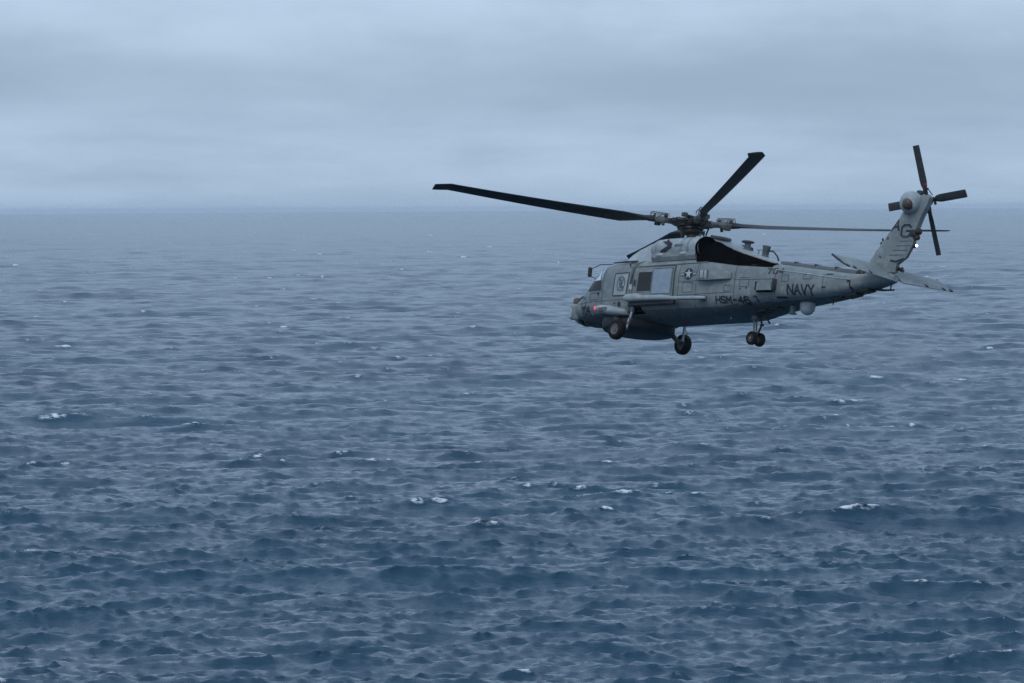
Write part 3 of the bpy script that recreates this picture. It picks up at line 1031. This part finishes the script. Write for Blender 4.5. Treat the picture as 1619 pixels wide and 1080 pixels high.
# gearbox fairing on the fin top
gb = MB().lathe((-9.80, 0.42, 0.09), (0, -1, 0), [(-0.06, 0.05), (-0.03, 0.19), (0.06, 0.30), (0.18, 0.345), (0.32, 0.345), (0.48, 0.29), (0.6, 0.2)], 26)
gbo = gb.build('tail_gearbox', M['cowl'], heli)
MB().lathe((-9.93, 0.43, 0.0), (-0.55, 1, -0.15), [(-0.16, 0.20), (-0.02, 0.185), (0.06, 0.12), (0.09, 0.03)], 18).build('gearbox_cap', M['brown'], gbo)
MB().box((-9.86, -0.10, 0.42), (0.18, 0.18, 0.16), bev=0.03).build('fin_cap', M['seam'], gbo)

# ---- stabilator, trailing edge drooped
inc = radians(29)
for side in (1, -1):
    sbm = MB()
    LL = []
    for k in range(9):
        u = k / 8
        y = 0.16 + (2.19 - 0.16) * u
        le = -8.34 - 0.42 * u
        ch = 1.28 - 0.48 * u
        th = 0.13 - 0.05 * u
        z0 = -1.66 - 0.13 * u
        P = []
        for a in range(8):
            w_ = (a / 7) ** 1.5
            tk = th * (1.7 * sqrt(w_) * (1 - w_) + 0.12 * w_)
            P.append((w_ * ch, tk / 1.25))
        loop = [(x_, t_) for x_, t_ in P] + [(x_, -t_) for x_, t_ in P[::-1][:-1]]
        LL.append([(le - x_ * cos(inc) - t_ * sin(inc), side * y, z0 - x_ * sin(inc) + t_ * cos(inc)) for x_, t_ in loop])
    sbm.loft(LL)
    so = sbm.build('stabilator', M['grey'], heli, smooth=40)
    tp = MB().tube([LL[8][0], LL[8][7]], [0.035, 0.02], 8)
    tp.build('tip_cap', M['seam'], so)
    for u, v in ((0.5, 0.92), (0.84, 0.95), (0.99, 0.97), (0.18, 0.6)):
        y = 0.16 + 2.03 * u
        le, ch, z0 = -8.34 - 0.42 * u, 1.28 - 0.48 * u, -1.66 - 0.13 * u
        d = ch * v
        MB().box((le - d * cos(inc) - 0.03 * sin(inc), side * y, z0 - d * sin(inc) + 0.03 * cos(inc)), (0.12, 0.07, 0.03), Matrix.Rotation(-inc, 3, 'Y')).build('static_fitting', M['seam'], so)
MB().tube([(-9.33, 0.05, -1.84), (-9.33, -0.22, -1.88)], 0.06, 10).tube([(-9.36, -0.14, -1.8), (-9.42, -0.14, -1.94)], 0.035, 8).build('stabilator_actuator', M['dsteel'], heli)
bpm = MB().tube([(-8.30, 0, -2.42), (-8.8, 0, -2.49), (-9.26, 0, -2.50)], [0.05, 0.035, 0.025], 8).tube([(-9.10, 0, -2.49), (-9.12, 0, -2.28)], 0.022, 8)
bpm.build('tail_bumper', M['dsteel'], heli)
for x, l_, h_ in ((-7.6, 0.5, 0.10), (-8.2, 0.36, 0.09), (-7.05, 0.4, 0.06)):
    zb_ = sec(x)[1]
    MB().box((x, 0.05, zb_ - 0.02), (l_, 0.36, h_), Matrix.Rotation(radians(8), 3, 'Y'), 0.02).build('underside_fairing', M['dsteel'], heli)

# ---- side boxes
bx_ = MB()
LL = []
for x, o_, zl, zh in ((-1.76, 0.00, -2.00, -1.90), (-1.84, 0.10, -2.06, -1.82), (-2.10, 0.20, -2.12, -1.78), (-2.45, 0.22, -2.14, -1.78), (-2.56, 0.17, -2.13, -1.79), (-3.10, 0.13, -2.12, -1.82), (-3.28, 0.04, -2.10, -1.86)):
    LL.append([(x, sy(x, z) + oo, z) for z, oo in ((zl, -0.02), (zl + 0.02, o_), (zl * 0.5 + zh * 0.5, o_ + 0.01), (zh - 0.03, o_ * 0.92), (zh, -0.02))])
bx_.loft(LL)
cfx = bx_.build('missile_warning_fairing', M['grey'], heli, smooth=40)
MB().box((-2.28, sy(-2.3, -1.95) + 0.22, -1.94), (0.30, 0.03, 0.24), bev=0.01).build('sensor_face', M['pale'], cfx)
for x in (-2.12, -2.30, -2.46):
    MB().box((x, sy(x, -1.95) + 0.236, -1.94), (0.03, 0.015, 0.27)).build('face_frame', M['markgrey'], cfx)
for x0, x1, zl, zh, o_ in ((-4.36, -4.98, -2.50, -2.22, 0.16),):
    b2 = MB()
    LL = []
    for x, oo in ((x0, 0.10), (x0 - 0.05, o_), (x1 + 0.05, o_ + 0.04), (x1, 0.12)):
        LL.append([(x, sy(x, z) + w_, z) for z, w_ in ((zl, -0.02), (zl + 0.01, oo), (zh - 0.02, oo * 0.8), (zh, -0.02))])
    b2.loft(LL)
    bo = b2.build('countermeasure_dispenser', M['grey'], heli, smooth=30)
    MB().box((x0 + 0.03, sy(x0, -2.36) + 0.05, -2.34), (0.05, 0.14, 0.27), bev=0.01).build('mounting_bracket', M['seam'], bo)
    MB().box((x1 - 0.03, sy(x1, -2.36) + 0.08, -2.30), (0.06, 0.16, 0.34), bev=0.01).build('mounting_bracket', M['seam'], bo)
    MB().box((-4.67, sy(-4.67, -2.48) + 0.08, -2.515), (0.56, 0.18, 0.02)).build('dispenser_underside', M['black'], bo)  # flat black plate under the box

# ---- belly fittings
MB().lathe((-5.62, 0.05, -2.76), (0, 0, -1), [(-0.1, 0.235), (0.10, 0.24), (0.20, 0.225), (0.29, 0.17), (0.345, 0.09), (0.36, 0.01)], 26).build('belly_radome', M['pale'], heli)
MB().tube([(-4.98, 0.05, -2.75), (-4.98, 0.05, -3.03)], [0.10, 0.085], 14).lathe((-4.98, 0.05, -3.03), (0, 0, -1), [(0, 0.13), (0.03, 0.13)], 16).build('datalink_mast', M['grey'], heli)
MB().box((-3.95, 0.2, -2.92), (0.42, 0.4, 0.16), Matrix.Rotation(radians(10), 3, 'Y'), 0.03).build('belly_antenna', M['dsteel'], heli)
MB().box((-4.45, 0.2, -2.88), (0.36, 0.34, 0.12), Matrix.Rotation(radians(8), 3, 'Y'), 0.03).build('belly_antenna', M['dsteel'], heli)
MB().tube([(-6.66, 0, -2.68), (-6.68, 0, -2.84)], [0.035, 0.015], 8).build('blade_antenna', M['seam'], heli)
MB().tube([(-2.58, 0.35, -3.02), (-2.6, 0.36, -3.17)], 0.03, 8).build('drain_mast', M['pale'], heli)
MB().tube([(-3.74, 0.2, -2.92), (-4.20, 0.22, -3.34)], [0.04, 0.03], 8).build('tie_down_probe', M['dsteel'], heli)
MB().lathe((-0.28, 0.1, -3.10), (0, 0, -1), [(0, 0.08), (0.05, 0.06), (0.07, 0.02)], 12).build('belly_beacon', M['redpaint'], heli)
MB().box((0.55, 0.62, -3.10), (0.5, 0.12, 0.07), bev=0.02).build('belly_step', M['dsteel'], heli)


# ---- landing gear
def wheel(c, r, w, parent_name, side, rimc=None):
    """tyre with rounded shoulders, rim and hub; axle along y"""
    ty = MB().lathe(c, (0, 1, 0), [(-w / 2, r * 0.56), (-w / 2, r * 0.72), (-w * 0.46, r * 0.88), (-w * 0.30, r * 0.975), (0, r), (w * 0.30, r * 0.975), (w * 0.46, r * 0.88), (w / 2, r * 0.72), (w / 2, r * 0.56), (w * 0.30, r * 0.54), (-w * 0.30, r * 0.54)], 32, caps=False)
    to = ty.build(parent_name, M['rubber'], heli, smooth=60)
    for s in (1, -1):
        rm = MB().lathe(c, (0, s, 0), [(w * 0.34, r * 0.56), (w * 0.44, r * 0.54), (w * 0.42, r * 0.46), (w * 0.30, r * 0.38), (w * 0.30, r * 0.22), (w * 0.46, r * 0.20), (w * 0.48, r * 0.05)], 24)
        ro = rm.build('rim', rimc or M['rim'], to)
    for k in range(7):
        a = 2 * pi * k / 7
        MB().lathe((c[0] + r * 0.31 * cos(a), c[1] + side * w * 0.30, c[2] + r * 0.31 * sin(a)), (0, side, 0), [(0, r * 0.045), (w * 0.06, r * 0.045), (w * 0.065, 0.002)], 8).build('wheel_bolt', M['dsteel'], to)
    return to


for side in (1, -1):
    # stub fairing carrying the gear, navigation light in its nose
    LL = []
    for x, yc, zc_, ry, rz in ((2.72, 1.22, -2.75, 0.03, 0.04), (2.66, 1.22, -2.76, 0.09, 0.09), (2.45, 1.24, -2.79, 0.15, 0.13), (2.10, 1.25, -2.84, 0.19, 0.155), (1.80, 1.22, -2.88, 0.17, 0.14), (1.55, 1.14, -2.91, 0.13, 0.11), (1.40, 1.05, -2.92, 0.08, 0.08)):
        LL.append([(x, side * (yc + ry * cos(a)), zc_ + rz * sin(a)) for a in [2 * pi * k / 16 for k in range(16)]])
    spn = MB().loft(LL).build('gear_sponson', M['cowl'], heli, smooth=50)
    patch(MB(), Q(2.40, 1.98, -2.90, -2.78), 0.0, 0, 6, 3, side, lambda x, z: float(np.interp(-x, [-2.45, -2.1, -1.8], [1.40, 1.442, 1.395])) - 0.9 * (z - (-2.81 + 0.13 * (2.2 - x))) ** 2).build('access_panel', M['belly'], spn)
    MB().lathe((2.70, side * 1.23, -2.75), (0.8, side * 0.55, 0), [(-0.02, 0.065), (0.03, 0.06), (0.06, 0.035), (0.07, 0.01)], 14).build('position_lamp', M['red'] if side == 1 else M['glass'], spn)
    # drag beam, axle, shock strut, wheel
    wc = (1.44, side * 1.40, -3.50)
    db = MB()
    db.tube([(2.05, side * 0.98, -2.90), (1.78, side * 1.12, -3.15), (1.48, side * 1.24, -3.46)], [0.10, 0.085, 0.075], 12)
    db.tube([(1.44, side * 1.20, -3.50), (1.44, side * 1.50, -3.50)], 0.055, 12)
    db.tube([(1.50, side * 1.22, -3.47), (1.20, side * 1.20, -3.44)], 0.05, 10)
    db.build('drag_beam', M['belly'], heli)
    ss_ = MB()
    ss_.tube([(1.04, side * 1.08, -2.62), (1.12, side * 1.12, -2.92)], 0.075, 12)
    sso = ss_.build('shock_strut', M['dsteel'] if side == -1 else M['grey'], heli)
    MB().tube([(1.12, side * 1.12, -2.92), (1.24, side * 1.19, -3.43)], 0.045, 12).build('strut_piston', M['steel'], sso)
    MB().tube([(1.2, side * 1.17, -3.0), (1.08, side * 1.22, -3.2), (1.32, side * 1.22, -3.44)], 0.012, 6).build('brake_hose', M['seam'], sso)
    w_o = wheel(wc, 0.325, 0.235, 'main_wheel', side)
# gear bay as a flat black patch, its inner shade painted on the hull
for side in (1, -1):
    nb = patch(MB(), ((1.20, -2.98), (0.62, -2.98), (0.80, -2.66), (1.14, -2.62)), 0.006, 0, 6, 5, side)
    nb.build('strut_bay_shade', M['black'], heli)
disc(MB(), 1.72, -2.66, 0.07, 0.085, 0.006, 16).build('tie_down_ring', M['mark'], heli)

# ---- tail gear: twin wheels on a leg
tg = MB()
tg.tube([(-3.26, 0, -2.95), (-3.28, 0, -3.16)], 0.11, 14)
tg.tube([(-3.28, 0.045, -3.10), (-3.36, 0.045, -3.74)], 0.028, 10)
tg.tube([(-3.28, -0.06, -3.10), (-3.36, -0.06, -3.74)], 0.028, 10)
tg.tube([(-3.40, -0.24, -3.755), (-3.40, 0.24, -3.755)], 0.04, 10)
tgo = tg.build('tail_gear_leg', M['grey'], heli)
tl_ = MB()
tl_.tube([(-3.45, 0, -2.95), (-3.60, 0, -3.28), (-3.56, 0, -3.44), (-3.42, 0, -3.70)], 0.032, 8)
tl_.tube([(-3.45, -0.1, -2.95), (-3.48, -0.1, -3.30), (-3.44, 0, -3.70)], 0.025, 8)
tl_.box((-3.62, 0, -3.34), (0.16, 0.06, 0.07), bev=0.015)
tl_.build('torque_link', M['dsteel'], tgo)
for s in (1, -1):
    wheel((-3.40, s * 0.165, -3.755), 0.215, 0.15, 'tail_wheel', s, M['brown'])

# ------------------------------------------------------------------ main rotor
nrm = Vector((0.0837, 0.0093, 1.0)).normalized()
e1 = (Vector((1, 0, 0)) - nrm * nrm.x).normalized()
e2 = nrm.cross(e1)
AZ0 = 1.0844
CONE = 0.0651


def rot_frame(az):
    return Matrix((e1 * cos(az) + e2 * sin(az), -e1 * sin(az) + e2 * cos(az), nrm)).transposed().to_4x4()


RF = rot_frame(AZ0)
ms = MB()
ms.lathe((0, 0, -0.62), (0, 0, 1), [(0, 0.20), (0.12, 0.19), (0.14, 0.155), (0.36, 0.145)], 24)
ms.build('rotor_mast', M['brown'], heli)
sw = MB().lathe((0, 0, -0.34), nrm, [(0, 0.26), (0.03, 0.36), (0.08, 0.37), (0.10, 0.30), (0.14, 0.30), (0.15, 0.37), (0.20, 0.36), (0.22, 0.2)], 24)
swp = sw.build('swashplate', M['dsteel'], heli)
for k in range(3):
    a = AZ0 + 0.5 + 2 * pi * k / 3
    p = e1 * cos(a) * 0.40 + e2 * sin(a) * 0.40
    MB().tube([p + Vector((0, 0, -0.60)), p + Vector((0, 0, -0.24))], 0.03, 8).build('servo_rod', M['dsteel'], swp)
MB().tube([(-0.28, -0.10, -0.60), (-0.30, -0.10, -0.22)], 0.028, 8).build('scissor_link', M['grey'], swp)
hb = MB()
hb.lathe((0, 0, -0.12), (0, 0, 1), [(0, 0.22), (0.02, 0.34), (0.10, 0.38), (0.18, 0.36), (0.22, 0.24), (0.28, 0.20)], 24)
for k in range(4):
    a = k * pi / 2
    hb.loft([[Matrix.Rotation(a, 3, 'Z') @ Vector((x, y, z)) for y, z in ((-w, -h_), (w, -h_), (w, h_), (-w, h_))] for x, w, h_ in ((0.25, 0.20, 0.09), (0.42, 0.17, 0.10), (0.56, 0.15, 0.09))])
hub = hb.xform(RF).build('rotor_hub', M['dsteel'], heli)
bfm = MB()
for k in range(4):
    a = k * pi / 2 + pi / 4
    R3 = Matrix.Rotation(a, 3, 'Z')
    bfm.loft([[R3 @ Vector((x, y, z)) for y, z in ((-w, 0.17), (w, 0.17), (w, 0.215), (-w, 0.215))] for x, w in ((0.0, 0.12), (0.30, 0.07), (0.46, 0.06))])
    c_ = R3 @ Vector((0.50, 0, 0.19))
    bfm.lathe(c_ + Vector((0, 0, -0.06)), (0, 0, 1), [(0, 0.05), (0.01, 0.10), (0.11, 0.10), (0.12, 0.05)], 14)
bfm.xform(RF).build('vibration_absorber', M['seam'], hub)
# four arms: spindle, damper, horn, pitch link, fold gear
for k in range(4):
    A = rot_frame(AZ0 - k * pi / 2) @ Matrix.Rotation(-CONE * 0.62, 4, 'Y')
    sp = MB()
    sp.tube([(0.45, 0, 0), (0.62, 0, 0), (0.66, 0, 0), (0.88, 0, 0), (0.92, 0, 0), (1.18, 0, 0), (1.30, 0, 0)], [0.12, 0.125, 0.095, 0.09, 0.115, 0.10, 0.09], 14)
    sp.box((0.74, 0, 0.0), (0.12, 0.28, 0.10), bev=0.02)
    sp.box((1.05, 0.02, -0.02), (0.30, 0.22, 0.18), bev=0.03)
    arm = sp.xform(A).build('blade_spindle', M['olive'], heli)
    fd = MB()                                              # blade fold mechanism: little cage of struts and boxes
    fd.tube([(0.78, 0.10, 0.10), (0.80, 0.10, 0.19), (1.34, 0.09, 0.20), (1.36, 0.08, 0.06)], 0.014, 6)
    fd.tube([(0.78, -0.10, 0.10), (0.80, -0.10, 0.19), (1.34, -0.09, 0.20), (1.36, -0.08, 0.06)], 0.014, 6)
    fd.tube([(0.98, 0.10, 0.19), (1.10, 0.10, 0.05)], 0.012, 6)
    fd.tube([(1.16, -0.10, 0.20), (1.06, -0.10, 0.05)], 0.012, 6)
    fd.box((0.88, 0.06, 0.13), (0.12, 0.12, 0.09), bev=0.02)
    fd.lathe((1.22, 0.0, 0.10), (0, 1, 0), [(-0.10, 0.055), (0.10, 0.055)], 10)
    fd.box((1.10, -0.07, -0.13), (0.20, 0.10, 0.09), bev=0.02)
    fd.lathe((0.96, 0.09, -0.06), (0, 0, -1), [(0, 0.06), (0.12, 0.05), (0.14, 0.02)], 10)
    fd.xform(A).build('blade_fold_gear', M['seam'], arm)
    pf = MB()
    pf.box((1.18, 0.07, 0.09), (0.07, 0.08, 0.11), bev=0.012)
    pf.lathe((1.02, 0, 0.11), (1, 0, 0), [(0, 0.04), (0.12, 0.04)], 8)
    pf.xform(A).build('lock_pin', M['pale'], arm)
    dm = MB().tube([(0.30, 0.26, 0.05), (0.46, 0.24, 0.04)], 0.05, 10).tube([(0.46, 0.24, 0.04), (0.84, 0.17, 0.02)], 0.028, 8)
    dm.xform(A).build('lag_damper', M['brown'], arm)
    hn = MB()
    hn.loft([[(x, y, z) for z, x in ((-0.05, 0.56), (0.05, 0.58), (0.05, 0.72), (-0.05, 0.74))] for y in (0.08, 0.30)])
    hn.tube([(0.62, 0.29, 0.0), (0.48, 0.20, -0.30)], 0.026, 8)
    hn.lathe((0.62, 0.29, -0.05), (0, 0, 1), [(0, 0.045), (0.1, 0.045)], 10)
    hn.xform(A).build('pitch_horn', M['dsteel'], arm)
    # blade: twisted, swept tip, bending upward along its length
    bm_ = MB()
    LL = []
    Rr = 8.18
    st_ = [1.28, 1.36, 1.50, 1.75, 2.0, 2.25, 2.6, 3.2, 3.9, 4.6, 5.3, 6.0, 6.6, 7.2, 7.6, 7.72, 7.9, 8.05, 8.15, 8.18]
    for r_ in st_:
        ch = float(np.interp(r_, [1.28, 1.40, 1.7, 2.25, 7.72, 8.10, 8.18], [0.16, 0.18, 0.30, 0.53, 0.53, 0.50, 0.46]))
        tk = float(np.interp(r_, [1.28, 1.40, 2.25, 7.72, 8.18], [0.14, 0.11, 0.060, 0.045, 0.03]))
        tw = radians(float(np.interp(r_, [1.28, 1.9, 7.4, 8.18], [22.0, 23.5, 9.5, 9.0])))
        swp_ = max(0.0, r_ - 7.72) * -0.42
        u = r_ / Rr
        zz = math.tan(CONE) * Rr * (0.62 * u + 0.38 * u * u) - max(0.0, r_ - 7.72) * 0.10
        loop = []
        for a in range(16):
            an = 2 * pi * a / 16
            cx = cos(an)
            yy = (0.25 + 0.5 * cx - 0.25) * ch                       # leading edge +y (turns counter-clockwise)
            yy = yy - 0.22 * ch + 0.0
            tt = tk * sin(an) * (0.62 + 0.38 * cx)
            loop.append((r_, yy * cos(tw) - tt * sin(tw) + swp_, yy * sin(tw) + tt * cos(tw) + zz))
        LL.append(loop)
    bm_.loft(LL)
    bo = bm_.xform(rot_frame(AZ0 - k * pi / 2)).build('rotor_blade', M['blade'], heli, smooth=45)
    cf = MB().tube([(1.24, 0, math.tan(CONE) * 0.62 * 1.24), (1.50, 0, math.tan(CONE) * 0.64 * 1.50)], [0.105, 0.085], 12).box((1.36, 0, 0.02), (0.10, 0.20, 0.09), bev=0.02)
    cf.xform(rot_frame(AZ0 - k * pi / 2)).build('blade_cuff', M['dsteel'], bo)

# ------------------------------------------------------------------ tail rotor (canted)
ca_ = radians(20)
t1 = Vector((1, 0, 0))
t2 = Vector((0, sin(ca_), cos(ca_)))
ta = Vector((0, -cos(ca_), sin(ca_)))
TC = Vector((-9.93, -0.36, 0.25))
PH0 = 1.4971


def tr_frame(ph):
    mt = Matrix((t1 * cos(ph) + t2 * sin(ph), -t1 * sin(ph) + t2 * cos(ph), ta)).transposed().to_4x4()
    mt.translation = TC
    return mt


th_ = MB().lathe((0, 0, -0.30), (0, 0, 1), [(0, 0.14), (0.16, 0.12), (0.20, 0.17), (0.38, 0.17), (0.42, 0.09), (0.52, 0.07)], 18)
tho = th_.xform(tr_frame(PH0)).build('tail_rotor_hub', M['dsteel'], heli)
for k in range(4):
    fr_ = tr_frame(PH0 + k * pi / 2)
    tb = MB()
    LL = []
    for r_, ch, tk, tw in ((0.12, 0.12, 0.08, 12), (0.34, 0.13, 0.06, 13), (0.46, 0.22, 0.04, 13), (0.60, 0.25, 0.035, 13), (1.2, 0.25, 0.028, 9), (1.60, 0.25, 0.024, 7), (1.676, 0.24, 0.018, 7)):
        a_ = radians(tw)
        loop = []
        for a in range(12):
            an = 2 * pi * a / 12
            yy = (0.5 * cos(an)) * ch
            tt = tk * sin(an) * (0.62 + 0.38 * cos(an))
            loop.append((r_, yy * cos(a_) - tt * sin(a_), yy * sin(a_) + tt * cos(a_)))
        LL.append(loop)
    tb.loft(LL)
    tbo = tb.xform(fr_).build('tail_rotor_blade', M['trblade'], heli, smooth=45)
    MB().tube([(0.20, 0, 0), (0.42, 0, 0)], [0.075, 0.06], 10).box((0.34, 0.11, -0.03), (0.07, 0.12, 0.07), bev=0.015).xform(fr_).build('blade_grip', M['dsteel'], tbo)
    MB().tube([(0.34, 0.16, -0.03), (0.12, 0.10, 0.16)], 0.016, 6).xform(fr_).build('pitch_link', M['dsteel'], tbo)
    if k == 0:
        MB().box((0.48, 0, 0), (0.06, 0.225, 0.05), bev=0.01).xform(fr_).build('blade_band', M['redpaint'], tbo)

# ------------------------------------------------------------------ lettering and insignia
GL = {'N': [[(0, 0), (0, 1), (1, 0), (1, 1)]], 'A': [[(0, 0), (0.5, 1), (1, 0)], [(0.2, 0.34), (0.8, 0.34)]],
      'V': [[(0, 1), (0.5, 0), (1, 1)]], 'Y': [[(0, 1), (0.5, 0.45), (1, 1)], [(0.5, 0.45), (0.5, 0)]],
      'H': [[(0, 0), (0, 1)], [(1, 0), (1, 1)], [(0, 0.5), (1, 0.5)]],
      'S': [[(1, 0.82), (0.8, 1), (0.2, 1), (0, 0.82), (0, 0.66), (0.2, 0.53), (0.8, 0.47), (1, 0.34), (1, 0.18), (0.8, 0), (0.2, 0), (0, 0.18)]],
      'M': [[(0, 0), (0, 1), (0.5, 0.35), (1, 1), (1, 0)]], '-': [[(0.15, 0.48), (0.85, 0.48)]],
      '4': [[(0.72, 0), (0.72, 1), (0, 0.32), (1, 0.32)]],
      '6': [[(0.95, 0.86), (0.75, 1), (0.25, 1), (0, 0.8), (0, 0.2), (0.25, 0), (0.75, 0), (1, 0.2), (1, 0.38), (0.75, 0.55), (0.2, 0.55), (0, 0.4)]],
      '7': [[(0, 1), (1, 1), (0.3, 0)]], '0': [[(0.25, 0), (0, 0.22), (0, 0.78), (0.25, 1), (0.75, 1), (1, 0.78), (1, 0.22), (0.75, 0), (0.25, 0)]],
      'G': [[(1, 0.8), (0.78, 1), (0.22, 1), (0, 0.8), (0, 0.2), (0.22, 0), (0.78, 0), (1, 0.2), (1, 0.48), (0.55, 0.48)]]}


def letters(mb, text, x0, x1, z0, z1, wd, gap=0.32, fn=None, slope=0.0, slant=0.0, off=0.011):
    """text read from the left side of the aircraft, x0 (fore) to x1 (aft)"""
    n = len(text)
    units = n + gap * (n - 1)
    cw = (x0 - x1) / units
    kk = 0
    for i, ch in enumerate(text):
        xs_ = x0 - i * cw * (1 + gap)
        for line in GL[ch]:
            P = []
            for u, v in line:
                x = xs_ - cw * (u + slant * (v - 0.5))
                P.append((x, z0 + (z1 - z0) * v + slope * (x - x0)))
            for a, b_ in zip(P, P[1:]):
                d = math.hypot(b_[0] - a[0], b_[1] - a[1])
                ex_, ez_ = (b_[0] - a[0]) / d * wd * 0.35, (b_[1] - a[1]) / d * wd * 0.35
                strip(mb, [(a[0] - ex_, a[1] - ez_), (b_[0] + ex_, b_[1] + ez_)], wd, off + 0.0003 * (kk % 16), fn)
                kk += 1
    return mb


letters(MB(), 'NAVY', -5.45, -6.43, -2.585, -2.30, 0.055, 0.30, slope=0.035).build('navy_lettering', M['mark'], heli, smooth=0)
letters(MB(), 'HSM-46', -2.70, -3.98, -2.80, -2.615, 0.048, 0.36, slope=0.03).build('squadron_lettering', M['mark'], heli, smooth=0)
letters(MB(), '704', -4.62, -5.20, -1.95, -1.79, 0.038, 0.45, slant=-0.3).build('side_number', M['seam'], heli, smooth=0)
letters(MB(), '704', 3.72, 3.22, -2.86, -2.64, 0.040, 0.35).build('nose_number', M['mark'], heli, smooth=0)
letters(MB(), 'A', -9.10, -9.44, -0.72, -0.42, 0.060, fn=fin_y, slant=0.3, off=0.012).build('tail_letter', M['mark'], fin_o, smooth=0)
letters(MB(), 'G', -9.50, -9.84, -0.92, -0.58, 0.060, fn=fin_y, slant=0.15, off=0.012).build('tail_letter', M['mark'], fin_o, smooth=0)
# star insignia
sx_, sz_, sr = -1.37, -1.85, 0.185
disc(MB(), sx_, sz_, sr, sr, 0.014, 30).build('insignia_disc', M['mark'], heli, smooth=0)
for s0, s1 in ((0.36, sr * 0.94), (-sr * 0.94, -0.36)):
    bo_ = patch(MB(), Q(sx_ + s0, sx_ + s1, sz_ - 0.065, sz_ + 0.055), 0.010, 0, 3, 2).build('insignia_bar', M['markgrey'], heli, smooth=0)
    g_ = 0.025
    patch(MB(), Q(sx_ + s0 - g_, sx_ + s1 + g_, sz_ - 0.022, sz_ + 0.015), 0.0125, 0, 3, 1).build('insignia_stripe', M['pale'], bo_, smooth=0)
star = MB()
ring = []
for k in range(10):
    a = pi / 2 + 2 * pi * k / 10
    r_ = sr * (0.93 if k % 2 == 0 else 0.36)
    x, z = sx_ + r_ * cos(a), sz_ + r_ * sin(a)
    ring.append((x, sy(x, z) + 0.0165, z))
star.add([(sx_, sy(sx_, sz_) + 0.0165, sz_)] + ring, [(0, 1 + k, 1 + (k + 1) % 10) for k in range(10)])
star.build('insignia_star', M['white'], heli, smooth=0)

# ------------------------------------------------------------------ exhaust haze drifting down behind the tail
pm = bpy.data.materials.new('exhaust_smoke')
pm.use_nodes = True
pt = pm.node_tree
for n in list(pt.nodes):
    pt.nodes.remove(n)
po = NODE(pt, 'ShaderNodeOutputMaterial')
pv = NODE(pt, 'ShaderNodeVolumePrincipled')
pv.inputs['Color'].default_value = (0.62, 0.64, 0.68, 1)
pc = NODE(pt, 'ShaderNodeTexCoord')
ln_ = NODE(pt, 'ShaderNodeVectorMath', operation='LENGTH')
pt.links.new(pc.outputs['Object'], ln_.inputs[0])
soft = MATH(pt, 'SUBTRACT', 1.0, MATH(pt, 'MULTIPLY', ln_.outputs['Value'], ln_.outputs['Value']), clamp=True)
pn_ = NODE(pt, 'ShaderNodeTexNoise')
pn_.inputs['Scale'].default_value = 1.8
pn_.inputs['Detail'].default_value = 2.0
pt.links.new(pc.outputs['Object'], pn_.inputs['Vector'])
wsp = ramp(pt, pn_.outputs[0], 0.36, 0.64)
pt.links.new(MATH(pt, 'MULTIPLY', MATH(pt, 'MULTIPLY', soft, wsp), 0.22), pv.inputs['Density'])
pt.links.new(pv.outputs[0], po.inputs['Volume'])
ZK, ZOFF = ZOFF, 0.0
pl_ = MB().lathe((0, 0, 0), (0, 0, 1), [(-cos(pi * k / 16), max(0.004, sin(pi * k / 16))) for k in range(17)], 28)
plume = pl_.build('exhaust_haze', pm, None, smooth=60)
ZOFF = ZK
pcen = CAMB @ Vector(((1398 - 809.5) / F_PX * 197, -(560 - 540.0) / F_PX * 197, 197)) + Vector((0, 0, EYE))
pax = (CAMB @ Vector((0.80, -0.52, -0.30))).normalized()
pb_ = pax.cross(Vector((0, 0, 1))).normalized()
pcx = pb_.cross(pax)
pmw = Matrix((pax * 3.4, pb_ * 1.8, pcx * 1.7)).transposed().to_4x4()
pmw.translation = pcen
plume.matrix_world = pmw
plume['kind'] = 'stuff'
plume['label'] = 'faint grey exhaust haze drifting below the helicopter tail'
